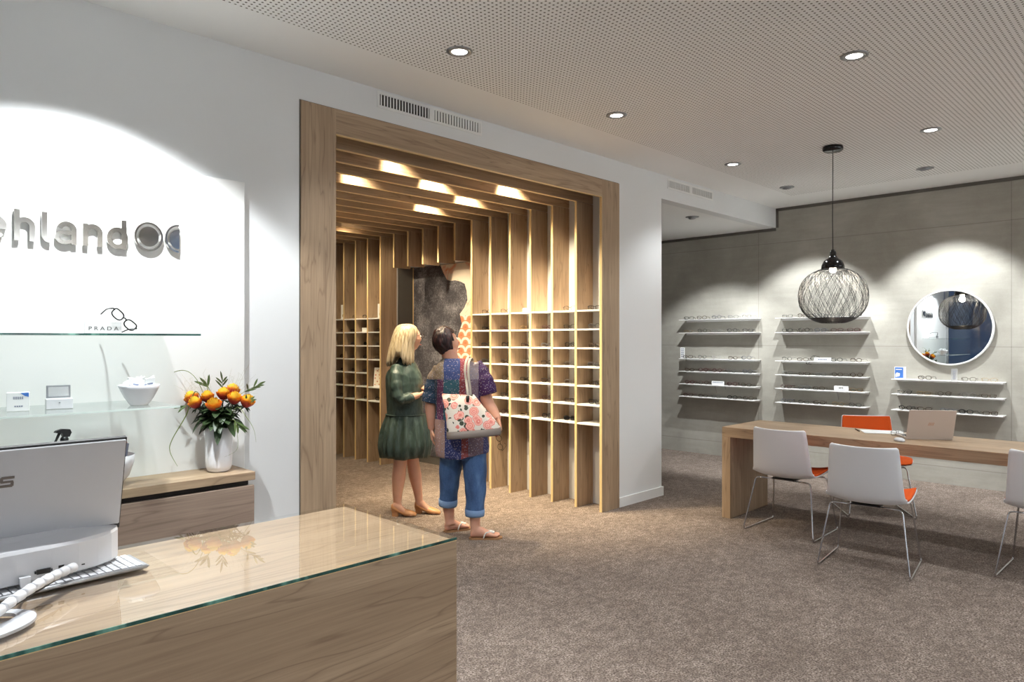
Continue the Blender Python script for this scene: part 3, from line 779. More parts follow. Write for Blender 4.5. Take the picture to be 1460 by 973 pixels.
# facing -x is rz = -90deg
def cell(rack, ci, r, y, z):
    where = 'near rack inside the portal' if rack == 'A' else 'far rack past the mural'
    glasses((XB+.075, y, z+.0006), rad(-90)+rng.uniform(-.05, .42), '@ eyeglasses in the %s column from the portal, %s shelf of the %s rack' % (ORD[ci], ROWN[r], 'near' if rack == 'A' else 'far'), 'eyeglasses in the oak racks')
for ci in range(6):
    ya = (YK[ci]+TH) if ci else y1; yc = (ya+YK[ci+1])/2-.012
    for r, z in enumerate(ROWZ):
        if r == 0 and ci in (2, 3): continue
        if r == 6 and ci == 0: continue
        if r == 6 and ci == 1:
            glasses((XB+.075, yc, z+.0006), rad(-75), 'black sunglasses on the lowest shelf of the near rack, second column from the portal', 'eyeglasses in the oak racks', 'soft', 'black', .0028, True); continue
        if r == 0 and ci == 0: glasses((XB+.08, yc, z+.0006), rad(-70), 'black eyeglasses on the top shelf of the near rack, next to the portal jamb', 'eyeglasses in the oak racks', 'rect', 'black', .0026); continue
        cell('A', ci, r, yc, z)
for k in range(12, 17):
    yc = (YK[k]+TH+YK[k+1])/2-.012; ci = k-12
    for r, z in enumerate(ROWZ):
        if k == 12 and r in (0, 4, 5): continue
        if k == 15 and r == 0: continue
        if k == 13 and r == 1: continue
        if k == 14 and r == 2: pass
        if k == 13 and r == 2:
            glasses((XB+.075, yc, z+.0006), rad(-85), 'dark sunglasses on the third shelf of the far rack beyond the blond woman', 'eyeglasses in the oak racks', 'soft', 'black', .0028, True); continue
        cell('B', ci, r, yc, z)
def card(name, label, cat, loc, rz, w, h, lean=.0, d=.006, mat=None, group=None):
    c = thing(name, label, cat, loc, rz, group)
    Q = Matrix.Rotation(lean, 4, 'X')
    MB().bbox(-w/2, w/2, 0, d, 0, h, .0008, 1, M=Q).build('card_body', mat or M['paper'], c)
    return c, Q
c, Q = card('display_card', 'white display card standing on the top shelf of the near rack', 'display card', (XB+.07, 4.72, ROWZ[0]+.0006), rad(-90), .13, .040)
b = MB()
for i in range(7): b.box(-.036+.0105*i, -.029+.0105*i, -.0008, -.0002, .016, .026, M=Q)
b.build('lettering', plain('pale_green_print', rgb(150, 176, 150), .6), c)
c, Q = card('display_card', 'tall narrow white card on the top shelf of the far rack', 'display card', (XB+.06, 7.99, ROWZ[0]+.0006), rad(-60), .075, .185)
b = MB(); b.box(-.02, .02, -.0008, -.0002, .03, .06, M=Q); b.build('lettering', plain('buff_print', rgb(190, 176, 150), .6), c)
c, Q = card('display_card', 'white card at the mural end of the far rack top shelf', 'display card', (XB+.06, 7.16, ROWZ[0]+.0006), rad(-60), .08, .17)
b = MB(); b.box(-.02, .02, -.0008, -.0002, .03, .06, M=Q); b.build('lettering', plain('sand_print', rgb(200, 180, 150), .6), c)
c, Q = card('carton', 'small pale carton on the second shelf of the far rack', 'box', (XB+.06, 7.49, ROWZ[1]+.0006), rad(-90), .15, .052, 0, .05)
b = MB(); b.box(-.07, .07, -.0008, -.0002, .030, .034, M=Q); b.build('stripe', plain('pale_blue_print', rgb(190, 205, 210), .6), c)
c, Q = card('display_card', 'tall illustrated card leaning in the double-height cell of the far rack', 'display card', (XB+.05, 7.20, ROWZ[5]+.0006), rad(-65), .13, .235, -.10)
tt = NT('floral_print'); vv_ = tt.voro(tt.coord(), 34); M['floralp'] = tt.bsdf(tt.ramp(vv_.outputs['Distance'], [(.0, rgb(196, 110, 100)), (.3, rgb(208, 150, 120)), (.42, rgb(236, 226, 208))]), .6)
MB().box(-.056, .056, -.0008, -.0002, .02, .215, M=Q).build('printed_pattern', M['floralp'], c)
glasses((XB+.09, 7.15, ROWZ[5]+.0006+.0), rad(-80), '@ eyeglasses beside the illustrated card in the far rack', 'eyeglasses in the oak racks', 'rect', 'grey')

glasses((5.93, 1.715, TZ+.001), rad(150), 'silver eyeglasses lying on the table between the paper and the laptop', None, 'soft', 'silver', .0018)
# ------------------------------------------------------------------ wall shelves on the concrete
def wshelf(ya, yb, z, label):
    s = MB(); s.bbox(8.205, X1-.001, ya, yb, z-.007, z, .001, 1)
    o = s.build('wall_shelf', M['shelfw']); tag(o, label, 'shelf', 'white metal shelves on the concrete wall')
    MB().box(X1-.004, X1-.001, ya+.01, yb-.01, z-.03, z-.0075).build('wall_flange', M['shelfw'], o)
UN = [('set beside the white pier', 3.965, 5.02, [1.766, 1.594, 1.254, 1.088, .922, .757], 6), ('set behind the pendant lamp', 2.70, 3.71, [1.762, 1.590, 1.252, 1.087, .924, .757], 6), ('set under the round mirror', 1.440, 2.435, [1.083, .926, .757], 3)]
SN = {6: ['topmost', 'second', 'third', 'fourth', 'fifth', 'lowest'], 3: ['topmost', 'middle', 'lowest']}
for u, (un, ya, yb, zs, n) in enumerate(UN):
    for r, z in enumerate(zs):
        wshelf(ya, yb, z, 'white wall shelf, %s of the %s' % (SN[n][r], un))
        ng = 5
        for i in range(ng):
            y = yb-.13-(yb-ya-.24)*i/(ng-1)+rng.uniform(-.015, .015)
            if u == 0 and r == 4 and i == 2: continue
            if u == 1 and r == 2 and i == 2: continue
            if u == 1 and r == 4 and i == 3: continue
            if u == 2 and r == 0 and i in (0, 2): continue
            if u == 1 and r == 5 and i == 1: pass
            glasses((8.205+.028+rng.uniform(0, .01), y, z+.0006), rad(-90)+rng.uniform(-.15, .4),
                    '@ eyeglasses, %s from the pier, %s wall shelf %s' % (ORD[i], SN[n][r], un[4:]), 'eyeglasses on the wall shelves')
def textbars(c, Q, x0, x1, zs, h, mat, n=6):
    b = MB()
    for z in zs:
        L = (x1-x0)/n
        for i in range(n): b.box(x0+L*i+.1*L, x0+L*i+.8*L, -.0008, -.0002, z, z+h, M=Q)
    b.build('lettering', mat, c)
c, Q = card('display_card', 'small upright price card at the pier end of the third wall shelf', 'display card', (8.225, 4.975, 1.2546), rad(-78), .06, .145)
textbars(c, Q, -.020, .020, [.02+.025*i for i in range(5)], .012, M['greyink'], 3)
c, Q = card('display_card', 'white sign card with eyeglasses behind it, fifth shelf beside the pier', 'display card', (8.225, 4.465, .9226), rad(-85), .165, .052)
textbars(c, Q, -.07, .07, [.03], .010, M['greyink'], 8)
glasses((8.30, 4.50, .9226), 0, 'wine red eyeglasses propped up behind the white sign card beside the pier', 'eyeglasses on the wall shelves', 'round', 'wine red', .0018, False, (rad(-55), 0, rad(-85)))
c, Q = card('display_card', 'white sign card on the third shelf behind the pendant lamp', 'display card', (8.225, 3.16, 1.2526), rad(-88), .19, .045)
textbars(c, Q, -.05, .05, [.018], .012, M['greyink'], 6)
glasses((8.27, 3.305, 1.2526), 0, 'dark eyeglasses tilted steeply against a sign card behind the pendant lamp', 'eyeglasses on the wall shelves', 'rect', 'black', .0022, False, (rad(-10), rad(-42), rad(-92)))
c, Q = card('display_card', 'white eyeglass picture card on the fifth shelf behind the pendant lamp', 'display card', (8.225, 2.955, .9246), rad(-88), .155, .058)
textbars(c, Q, -.045, .045, [.010], .005, M['greyink'], 8)
b = MB()
for s in (-1, 1): b.tube([Q @ V((s*.013+.010*cos(2*pi*i/12), -.001, .036+.006*sin(2*pi*i/12))) for i in range(12)], .0015, 5, closed=True)
b.build('emblem', M['ink'], c)
glasses((8.29, 2.975, .9246), 0, 'grey eyeglasses standing behind the eyeglass picture card', 'eyeglasses on the wall shelves', 'round', 'grey', .0018, False, (rad(-52), 0, rad(-88)))
c, Q = card('carton', 'blue and white carton on the top shelf under the mirror', 'box', (8.235, 2.355, 1.0836), rad(-80), .105, .128, 0, .05)
MB().box(-.048, .030, -.0008, -.0002, .012, .124, M=Q).build('blue_print', M['bluecard'], c)
b = MB(); b.box(-.040, .018, -.0014, -.0009, .098, .106, M=Q); b.prism([(-.044, .02), (-.005, .03), (.0, .06), (-.03, .07), (-.044, .05)], lambda p, q, h: Q @ V((p, h, q)), -.0014, -.0009)
b.build('white_print', M['paper'], c)
c, Q = card('display_card', 'clear upright price holder on the top shelf under the mirror', 'display card', (8.235, 1.855, 1.0836), rad(-86), .055, .125, 0, .004, M['acryl'])
textbars(c, Q, -.012, .012, [.02+.018*i for i in range(5)], .009, M['greyink'], 2)
# ------------------------------------------------------------------ round mirror
mr = thing('round_mirror', 'round wall mirror with thin white frame above the lowest shelf set', 'mirror', (X1-.002, 1.925, 1.628), 0)
Q = Matrix.Rotation(rad(-90), 4, 'Y')
MB().lathe([(.372, 0), (.392, 0), (.394, .045), (.384, .048), (.378, .046), (.376, .030), (.372, .030)], n=72, M=Q).build('frame', M['shelfw'], mr)
Q2 = Matrix.Translation((-.034, 0, 0)) @ Matrix.Rotation(rad(1.05), 4, 'Z') @ Q
MB().disc(.375, (0, 0, 0), 72, M=Q2).build('glass', M['mirror'], mr)
# ------------------------------------------------------------------ pendant
PXY = (6.017, 2.227)
pd = thing('pendant_lamp', 'black woven globe pendant lamp hanging over the table', 'lamp', (PXY[0], PXY[1], ZC), 0)
MB().lathe([(.0, -.0005), (.075, -.0005), (.080, -.012), (.078, -.032), (.066, -.042), (.0, -.046)], n=32).build('canopy', M['blackgloss'], pd)
MB().tube([(0, 0, -.045), (.004, .003, -.35), (-.003, .002, -.6), (0, 0, -.86)], .0035, 8).build('cord', M['dark'], pd)
cp = MB().lathe([(.0, -.850), (.016, -.855), (.024, -.875), (.026, -.905), (.040, -.925), (.072, -.950), (.088, -.985), (.090, -1.012), (.082, -1.014), (.07, -.985), (.0, -.96)], n=36)
cp.build('cap', M['blackgloss'], pd)
MB().ball((0, 0, -1.015), (.028, .028, .034), 16, 10).build('bulb', M['bulb'], pd)
gc, ga, gh = -1.238, .268, .232
def gpt(th, z):
    q = max(0, 1-abs((z-gc)/gh)**2.25); return V((ga*q**(1/2.25)*cos(th), ga*q**(1/2.25)*sin(th), z))
zt, zb = gc+gh*.93, gc-gh*.965
b = MB()
for s in (-1, 1):
    for i in range(150):
        th = 2*pi*i/150+rng.uniform(-.02, .02); dl = s*rng.uniform(.75, 1.5); N = 16
        pts = []
        for j in range(N+1):
            t_ = j/N; z = gc+ (zt-gc)*cos(pi*t_) if t_ < .5 else gc-(gc-zb)*-cos(pi*t_)
            pts.append(gpt(th+dl*t_, z))
        b.tube(pts, .00085, 3, caps=False)
shade = b.build('woven_shade', M['dark'], pd)
b = MB()
b.tube([gpt(2*pi*i/40, zt) for i in range(40)], .003, 6, closed=True)
b.build('top_ring', M['dark'], shade)
b = MB(); b.tube([gpt(2*pi*i/36, zb+.046*i/756) for i in range(756)], .0013, 4)
b.build('base_coil', M['dark'], shade)

pl_ = bpy.data.lights.new('pendant_glow', 'POINT'); pl_.energy = 9; pl_.color = (1, .88, .7); pl_.shadow_soft_size = .035
o = bpy.data.objects.new('pendant_glow', pl_); COL.objects.link(o); o.location = (PXY[0], PXY[1], ZC-1.07)

# ------------------------------------------------------------------ things on the glass shelves
c, Q = card('sign_block', 'clear acrylic brand block on the upper glass shelf', 'sign', (.965, 3.545, 1.5276), 0, .150, .052, 0, .012, M['acryl'])
me = text_mesh('P R A D A', .024, .0006)
o = link('lettering', me, c, (0, -.0012, .016), (rad(90), 0, 0)); me.materials.clear(); me.materials.append(M['ink'])
me.transform(Matrix.Scale(1.18, 4, (1, 0, 0)))
glasses((1.030, 3.53, 1.575), 0, 'black cat-eye eyeglasses tilted up beside the clear brand block', None, 'cat', 'black', .0032, False, Matrix.Rotation(rad(43), 3, 'Y').to_euler())
c, Q = card('carton', 'small white carton with blue corner on the lower glass shelf', 'box', (.630, 3.470, 1.2076), rad(-14), .076, .076, 0, .045)
textbars(c, Q, -.016, .020, [.050, .056], .0035, M['greyink'], 5)
textbars(c, Q, -.012, .018, [.018], .005, M['greyink'], 4)
b = MB(); b.prism([(.008, .0755), (.0375, .0755), (.0375, .058), (.024, .062)], lambda p, q, h: Q @ V((p, h, q)), -.0008, -.0002); b.build('blue_corner', M['bluecard'], c)
c = thing('gift_box', 'white box with raised silver-lined lid on the lower glass shelf', 'box', (.775, 3.455, 1.2076), rad(-8))
MB().bbox(-.048, .048, 0, .06, 0, .043, .002).build('base', M['plastic'], c)
ld = MB(); ld.bbox(-.044, .044, .056, .064, .044, .098, .002)
ld = ld.build('lid', M['silver'], c)
MB().box(-.037, .037, .0545, .0558, .052, .091).build('lining', M['gfoil'], ld)
MB().tube([(-.003, -.001, .028), (.003, -.001, .028)], .002, 6).build('emblem', M['silver'], c)
bw = thing('bowl', 'white tapered bowl full of sachets on the lower glass shelf', 'bowl', (1.078, 3.43, 1.2076))
MB().lathe([(.0, .0), (.036, .0), (.040, .004), (.060, .035), (.078, .072), (.086, .090), (.083, .091), (.074, .072), (.055, .037), (.034, .010), (.0, .008)], n=48).build('body', M['ceramic'], bw)
for i in range(13):
    a = 2*pi*i/13*2.4; r = .012+.045*((i*7) % 13)/13
    s = link('sachet', MB().bbox(-.022, .022, -.0025, .0025, -.028, .028, .0012, 1).mesh('sachet', M['paper']), None, (1.078+r*cos(a), 3.43+r*sin(a), 1.2076+.088+.012*((i*5) % 7)/7), (rad(rng.uniform(-30, 30)), rad(rng.uniform(-35, 35)), rad(rng.uniform(-40, 40))))
    tag(s, 'small white sachet heaped in the tapered bowl', 'sachet', 'white sachets in the tapered bowl')
    MB().box(-.012, .012, -.0030, -.0026, -.004, .004).build('lettering', M['greyink'], s)
bw2 = thing('bowl', 'white round bowl with leaflets on the sideboard behind the monitor', 'bowl', (.985, 3.55, .8316))
MB().lathe([(.0, .0), (.04, .0), (.045, .004), (.085, .05), (.105, .11), (.108, .145), (.105, .146), (.100, .11), (.08, .055), (.04, .012), (.0, .010)], n=48).build('body', M['ceramic'], bw2)
for i, (dx, dy, m_) in enumerate(((.062, 0, 'paper'), (.078, -.012, 'greyink'), (.086, .012, 'pinkcard'))):
    s = link('leaflet', MB().bbox(-.028, .028, -.003, .003, -.045, .045, .001, 1).mesh('leaflet', M[m_]), None, (.985+dx-.01, 3.55+dy, .8316+.150), (rad(6), rad(8+3*i), rad(50+10*i)))
    tag(s, '%s leaflet standing in the round bowl behind the monitor' % ('white', 'grey-blue', 'dusty pink')[i], 'leaflet', 'leaflets in the round bowl')
sp = thing('spray_bottle', 'spray bottle with black trigger head behind the monitor', 'bottle', (.825, 3.60, .8316), rad(10))
MB().lathe([(.0, 0), (.030, 0), (.032, .006), (.032, .14), (.026, .17), (.014, .19), (.013, .20), (.0, .20)], n=24).build('bottle_body', M['plastic'], sp)
b = MB(); b.lathe([(.0, .198), (.0165, .198), (.0165, .232), (.012, .240), (.0, .242)], n=20)
b.prism([(-.040, .262), (-.034, .270), (-.010, .276), (.020, .272), (.026, .258), (.018, .240), (-.006, .238), (-.012, .256)], lambda p, q, h: V((p, h, q)), -.010, .010)
b.build('trigger_head', M['dark'], sp)
MB().tube([(-.020, 0, .258), (-.026, 0, .245), (-.034, 0, .226), (-.046, 0, .212)], [.006, .006, .005, .004], 8).build('trigger', M['dark'], sp)
# ------------------------------------------------------------------ vase and bouquet
VX, VY, VZ = 1.507, 3.597, .8316
vs = thing('vase', 'tall white ceramic vase holding orange roses', 'vase', (VX, VY, VZ))
MB().lathe([(.0, 0), (.045, .0), (.056, .008), (.063, .03), (.0645, .06), (.0645, .222), (.0630, .224), (.0610, .222), (.0605, .06), (.055, .02), (.0, .012)], n=48).build('body', M['ceramic'], vs)
VT = V((VX, VY, VZ+.222))
def B_(u, z, v): return V((VX, VY, 0))+R_*u+F_*v+V((0, 0, z))
def petal_rose():
    b = MB()
    lay = [(3, .009, .064, -.3), (4, .015, .063, -.2), (5, .021, .059, -.1), (5, .027, .052, .1), (6, .032, .043, .55)]
    for li, (n, r, h, op) in enumerate(lay):
        for i in range(n):
            a0 = 2*pi*i/n+li*.6; wd = 2*pi/n*.72
            rows = []
            for q in range(7):
                t_ = q/6
                row = []
                for p in range(7):
                    s = -1+2*p/6
                    rr = r*(.42+.62*sin(min(1, t_*1.35)*pi/2)-.10*max(0, t_-.6))+.010*op*t_**3
                    aa = a0+s*wd*(1-.25*t_**4)
                    z = h*t_*(1-.14*s*s*t_)-.010*op*max(0, t_-.75)*2
                    row.append(V((rr*cos(aa), rr*sin(aa), z-.008)))
                rows.append(row)
            vv = [x for r_ in rows for x in r_]; ff = []
            for q in range(6):
                for p in range(6): k = q*7+p; ff.append((k, k+1, k+8, k+7))
            b.add(vv, ff, 0, True)
    b.ball((0, 0, .014), (.010, .010, .024), 8, 6)
    return b.mesh('blossom', M['petal'])
rose_me = petal_rose()
sep_me = None
ROSES = [(-.128, 1.185, .0, -.7, 'outermost on the monitor side'), (-.090, 1.165, -.05, -.4, 'low at the front on the monitor side'), (-.047, 1.192, -.02, -.15, 'second from the monitor side, high'), (.008, 1.155, -.07, .0, 'lowest at the front above the vase rim'),
         (.020, 1.202, .01, .05, 'in the high middle, behind the lowest one'), (.050, 1.218, .04, .1, 'topmost at the back'), (.088, 1.185, -.03, .3, 'large on the portal side'), (.140, 1.168, -.01, .55, 'outermost on the portal side')]
for u, z, v, lean, w_ in ROSES:
    p = B_(u, z, v); d = (R_*lean*.8+F_*v*5+V((0, 0, 1))).normalized()
    r = thing('rose', 'orange and red rose in the white vase, %s' % w_, 'flower', p, 0, 'orange roses in the vase')
    r.rotation_mode = 'QUATERNION'; Qr = V((0, 0, 1)).rotation_difference(d); r.rotation_quaternion = Qr
    s_ = rng.uniform(.92, 1.08); o = link('blossom', rose_me, r); o.scale = (s_, s_, s_); o.rotation_euler = (0, 0, rng.uniform(0, 6))
    inv = (Matrix.Translation(p) @ Qr.to_matrix().to_4x4()).inverted()
    base = V((VX, VY, VZ+.05))+R_*u*.15+F_*v*.3; rim = V((VX, VY, VZ+.224))+R_*max(-.045, min(.045, u*.4))+F_*v*.5
    pts = [inv @ q for q in (base, rim, rim.lerp(p, .6)+V((0, 0, .01)), p-d*.008)]
    MB().tube(catmull(pts, 5), .0028, 6).build('stem', M['leaf'], r)
    b = MB()
    for i in range(5):
        a = 2*pi*i/5; e = V((cos(a), sin(a), 0)); f_ = V((-sin(a), cos(a), 0))
        b.add([V((0, 0, -.010))+f_*.004, V((0, 0, -.010))-f_*.004, e*.024+V((0, 0, -.012))-f_*.004, e*.038+V((0, 0, -.026)), e*.024+V((0, 0, -.012))+f_*.004], [(0, 1, 2, 3, 4)])
    b.build('sepals', M['leaf'], r)
def leafblade(b, p, d, L, wd, up=V((0, 0, 1)), droop=.3, fold=.25, n=6):
    d = d.normalized(); sd = d.cross(up); sd = sd.normalized() if sd.length > .01 else R_.copy()
    nn = sd.cross(d).normalized(); vv = []; ff = []
    for i in range(n+1):
        t_ = i/n; c = p+d*L*t_-V((0, 0, 1))*droop*L*t_*t_
        w_ = wd*sin(pi*min(1, (t_*.92+.08)))**.8
        for s in (-1, 0, 1): vv.append(c+sd*s*w_+nn*(fold*w_*abs(s)))
    for i in range(n):
        for k in (0, 1): a = i*3+k; ff.append((a, a+1, a+4, a+3))
    b.add(vv, ff, 0, True)
b = MB()
for i in range(210):
    a = rng.uniform(0, 2*pi); rr = rng.uniform(.01, .085); z = rng.uniform(1.065, 1.160)
    p = V((VX+rr*cos(a)*.8, VY+rr*sin(a)*.8, z)); d = V((cos(a), sin(a), rng.uniform(-.5, .7)))
    leafblade(b, p, d, rng.uniform(.04, .075), rng.uniform(.014, .023), droop=rng.uniform(.1, .5))
for u, z, v, du, L in ((-.07, 1.10, -.03, -.5, .075), (.025, 1.085, -.06, .1, .10), (.06, 1.09, -.04, .6, .085), (.085, 1.10, -.01, .9, .09), (-.085, 1.115, -.02, -.9, .05)):
    leafblade(b, B_(u, z, v), R_*du-F_*.4+V((0, 0, -.75)), L, .020, droop=.2)
tag(b.build('rose_foliage', M['leaf']), 'dense dark rose leaves between the blossoms and the vase rim', 'leaves', None, 'stuff')
def sprig(u, z, v, u2, z2, v2, n, label, L=.055, wd=.006, mat='leaf2'):
    o0 = B_(u*.3, VZ+.20, v*.3); a = B_(u, z, v); c = B_(u2, z2, v2)
    pts = catmull([o0, a, c], 8)
    s = thing('leaf_sprig', label, 'foliage', o0, 0, 'slender leaf sprigs in the bouquet')
    MB().tube([q-o0 for q in pts], [.002*(1-.6*i/len(pts)) for i in range(len(pts))], 5).build('stem', M[mat], s)
    b = MB()
    for i in range(n):
        k = len(pts)-1-int(i*1.0); q = pts[max(1, k)]-o0; t_ = (pts[max(1, k)]-pts[max(0, k-1)]).normalized()
        sd = R_*(1 if i % 2 else -1)
        leafblade(b, q, t_*1.0+sd*(.75 if i else .1)+F_*rng.uniform(-.4, .2), L*rng.uniform(.8, 1.1), wd, F_, droop=.1)
    b.build('leaves', M[mat], s)
sprig(.01, 1.20, .02, .018, 1.290, .0, 5, 'leafy sprig rising highest above the middle roses', .06, .005)
sprig(.09, 1.20, .0, .205, 1.270, -.02, 6, 'leafy sprig reaching out furthest on the portal side', .06, .005)
sprig(-.04, 1.22, .0, -.058, 1.265, .0, 3, 'short upright leaf sprig over the monitor-side roses', .075, .007)
sprig(-.10, 1.16, -.03, -.165, 1.165, -.04, 4, 'flat leaf sprig pointing at the sachet bowl', .05, .005)
sprig(.10, 1.14, -.03, .160, 1.190, -.03, 4, 'low leaf sprig beside the outermost portal-side rose', .05, .006)
sprig(.075, 1.10, -.05, .125, 1.075, -.06, 5, 'drooping leaf sprig beside the vase on the portal side', .06, .006)
def blade(pts, label, r=.0022):
    P = catmull([B_(*p) for p in pts], 8); o0 = P[0].copy(); b = MB(); k = len(P)
    b.tube([q-o0 for q in P], [r*(1-.8*(i/k)**2) for i in range(k)], 6, flat=.35)
    o = b.build('grass_blade', M['grassb'], None, o0); tag(o, label, 'foliage', 'arching grass blades in the bouquet')
blade([(-.01, 1.05, 0), (-.06, 1.20, -.02), (-.10, 1.30, -.03), (-.16, 1.345, -.03), (-.24, 1.325, -.02), (-.295, 1.26, -.01)], 'grass blade arching over towards the sachet bowl', .0035)
blade([(-.02, 1.05, -.02), (-.09, 1.24, -.05), (-.14, 1.12, -.06), (-.205, 1.00, -.07), (-.215, .94, -.07), (-.182, .865, -.06)], 'long grass blade hanging down towards the monitor', .0035)
blade([(.03, 1.05, -.02), (.11, 1.16, -.05), (.165, 1.11, -.06), (.20, 1.05, -.06), (.208, .985, -.05)], 'grass blade drooping on the portal side', .003)
blade([(.03, 1.05, -.03), (.10, 1.10, -.06), (.122, 1.02, -.07), (.118, .95, -.07), (.06, .915, -.08)], 'thin grass blade curling around the vase', .0015)
blade([(0, 1.05, 0), (-.05, 1.20, 0), (-.056, 1.32, 0)], 'upright broad grass blade behind the roses', .005)
b = MB()
for i in range(34):
    u = rng.choice((rng.uniform(-.20, -.05), rng.uniform(.06, .20))); z = rng.uniform(1.22, 1.36)
    p0 = B_(u*.35, 1.12, 0); p1 = B_(u, z, rng.uniform(-.03, .05)); b.tube([p0, p0.lerp(p1, .6)+V((0, 0, .02)), p1], .0004, 3)
    for j in range(3): b.tube([p1.lerp(p0, .12*j), p1.lerp(p0, .12*j)+R_*rng.uniform(-.03, .03)+V((0, 0, rng.uniform(.0, .03)))], .0003, 3)
tag(b.build('dry_grass', M['dry']), 'hair-thin dry grass panicles around the roses', 'grass', None, 'stuff')
# ------------------------------------------------------------------ on the counter: monitor, keyboard, stand, conduit
mo = thing('computer_monitor', 'silver-backed computer monitor with white foot on the glass counter', 'monitor', (0, 0, CZ))
TM = Matrix.Translation((0, 1.742, .088)) @ Matrix.Rotation(rad(14.5), 4, 'X')
bk = MB(); bk.bbox(-.060, .506, 0, .004, 0, .200, .0018, 1, M=TM); bk = bk.build('back_panel', M['monback'], mo)
MB().bbox(-.062, .5085, .0042, .016, -.012, .2035, .001, 1, M=TM).build('bezel', M['dark'], mo)
MB().box(-.055, .502, .0162, .0168, -.003, .195, M=TM).build('screen', M['blackgloss'], mo)
def SB(b, x0, x1, z0, z1): b.box(x0, x1, -.0012, -.0002, z0, z1, M=TM)
lg = MB()
for i, ch in enumerate('ASUS'):
    x = .195+.0285*i; w_ = .024; z0, z1 = .121, .144; s = .0052
    if ch == 'S':
        SB(lg, x+.002, x+w_+.0, z1-s, z1); SB(lg, x, x+s, z0+.011, z1-.002); SB(lg, x+.001, x+w_-.002, z0+.0095, z0+.0095+s*.8); SB(lg, x+w_-s-.001, x+w_-.001, z0+.002, z0+.011); SB(lg, x, x+w_-.003, z0, z0+s)
    if ch == 'U':
        SB(lg, x, x+s, z0+.003, z1); SB(lg, x+w_-s, x+w_, z0+.003, z1); SB(lg, x+.002, x+w_-.002, z0, z0+s)
    if ch == 'A':
        lg.prism([(x, z0), (x+s, z0), (x+w_*.62, z1), (x+w_*.62-s, z1)], lambda p, q, h: TM @ V((p, h, q)), -.0012, -.0002); SB(lg, x+w_-s-.003, x+w_-.003, z0, z1); SB(lg, x+.006, x+w_-.004, z0+.006, z0+.010)
lg.build('logo', plain('logo_grey', rgb(112, 106, 102), .4, .5), bk)
# chin housing: curved in plan at its end
pl0 = [(-.05, 1.664), (.30, 1.664), (.36, 1.667), (.41, 1.674), (.45, 1.688), (.48, 1.706), (.498, 1.728), (.503, 1.742), (.503, 1.775), (-.05, 1.775)]
ch_ = MB(); 
rings = []
for z, ins in ((.0185, .002), (.022, 0), (.078, 0), (.084, .004), (.092, .05), (.098, .066)):
    rings.append([V((p[0]-(ins*.25 if p[0] > .3 else 0), min(p[1]+ins, 1.776), z)) for p in pl0])
ch_.loft(rings, 0, False)
ch_.build('chin_housing', M['plastic'], mo)
b = MB(); b.box(.333, .357, 1.6605, 1.664, .032, .041); b.tube([(.330, 1.662, .0365), (.3325, 1.662, .0365)], .003, 8); b.tube([(.3575, 1.662, .0365), (.360, 1.662, .0365)], .003, 8)
b.build('video_port', M['dark'], mo)
b = MB(); b.box(.372, .382, 1.668, 1.672, .034, .040); b.box(.415, .421, 1.674, 1.678, .030, .032); b.build('audio_port', M['dark'], mo)
rg = []
cx_, cy_ = .160, 1.512
def ringfoot(b):
    N = 48; vs = []; fs = []
    for i in range(N):
        a = 2*pi*i/N
        ro = (.142, .088); ri = (.114, .048)
        for (rr, z) in ((ro, .0005), (ro, .006), (ri, .007), (ri, .0005)): vs.append(V((cx_+rr[0]*cos(a), cy_+rr[1]*sin(a)+(.014 if rr is ri else 0), z)))
    for i in range(N):
        j = (i+1) % N
        for k in range(4): fs.append((i*4+k, i*4+(k+1) % 4, j*4+(k+1) % 4, j*4+k))
    b.add(vs, fs, 0, False)
ft = MB(); ringfoot(ft); ft = ft.build('ring_foot', M['monback'], mo)
b = MB(); b.loft([[V((.16+sx*.05, 1.585+sy*.012, z+.0)) for sx, sy in ((-1, -1), (1, -1), (1, 1), (-1, 1))] for z in (.004, .02)]+[[V((.16+sx*.04, 1.70+sy*.012, .05)) for sx, sy in ((-1, -1), (1, -1), (1, 1), (-1, 1))]], 0, False)
b.build('foot_arm', M['silver'], mo)
KS = 1.338
kb = thing('keyboard', 'slim white and silver keyboard under the monitor', 'keyboard', (.676, 2.193, CZ), rad(3))
MB().bbox(-.43, .035, .010, .122, .0035, .0085, .002).build('tray', M['alu'], kb)
b = MB(); b.tube([(-.43, .012, .006), (.03, .012, .006)], .0045, 10); b.tube([(-.40, .12, .003), (.02, .12, .003)], .0028, 8); b.build('foot_roll', M['alu'], kb)
b = MB()
for r in range(6):
    for c in range(30): b.bbox(-.424+.0150*c, -.424+.0150*c+.0126, .018+.0168*r, .018+.0168*r+.0142, .0087, .0112, .0007, 1)
b.build('keys', M['plastic'], kb)
cd = thing('cable_conduit', 'white segmented cable conduit lying across the keyboard in front of the monitor', 'cable cover', (0, 0, CZ))
p0, p1_ = V((.215, 1.462, .024)), V((.398, 1.652, .036)); d = (p1_-p0); n_ = 10
for i in range(n_):
    a = p0+d*(i/n_)+V((0, 0, .010*sin(pi*i/n_))); c = p0+d*((i+.86)/n_)+V((0, 0, .010*sin(pi*(i+.86)/n_)))
    MB().tube([a, a.lerp(c, .12), a.lerp(c, .88), c], [.0072, .0088, .0098, .0078], 16).build('segment', M['plastic'], cd)
MB().tube([p0-d*.1, p0, p1_], .004, 8).build('inner_cable', M['dark'], cd)
pg = thing('cable_plug', 'white plug on a short cable at the monitor underside', 'cable', (.4175, 2.2145, CZ))
MB().loft([[V((sx*a, sy*.005-.004*(1 if z < .02 else 0), z)) for sx, sy in ((-1, -1), (1, -1), (1, 1), (-1, 1))] for a, z in ((.004, .012), (.0085, .018), (.0095, .034))], 0, False).build('plug_body', M['plastic'], pg)
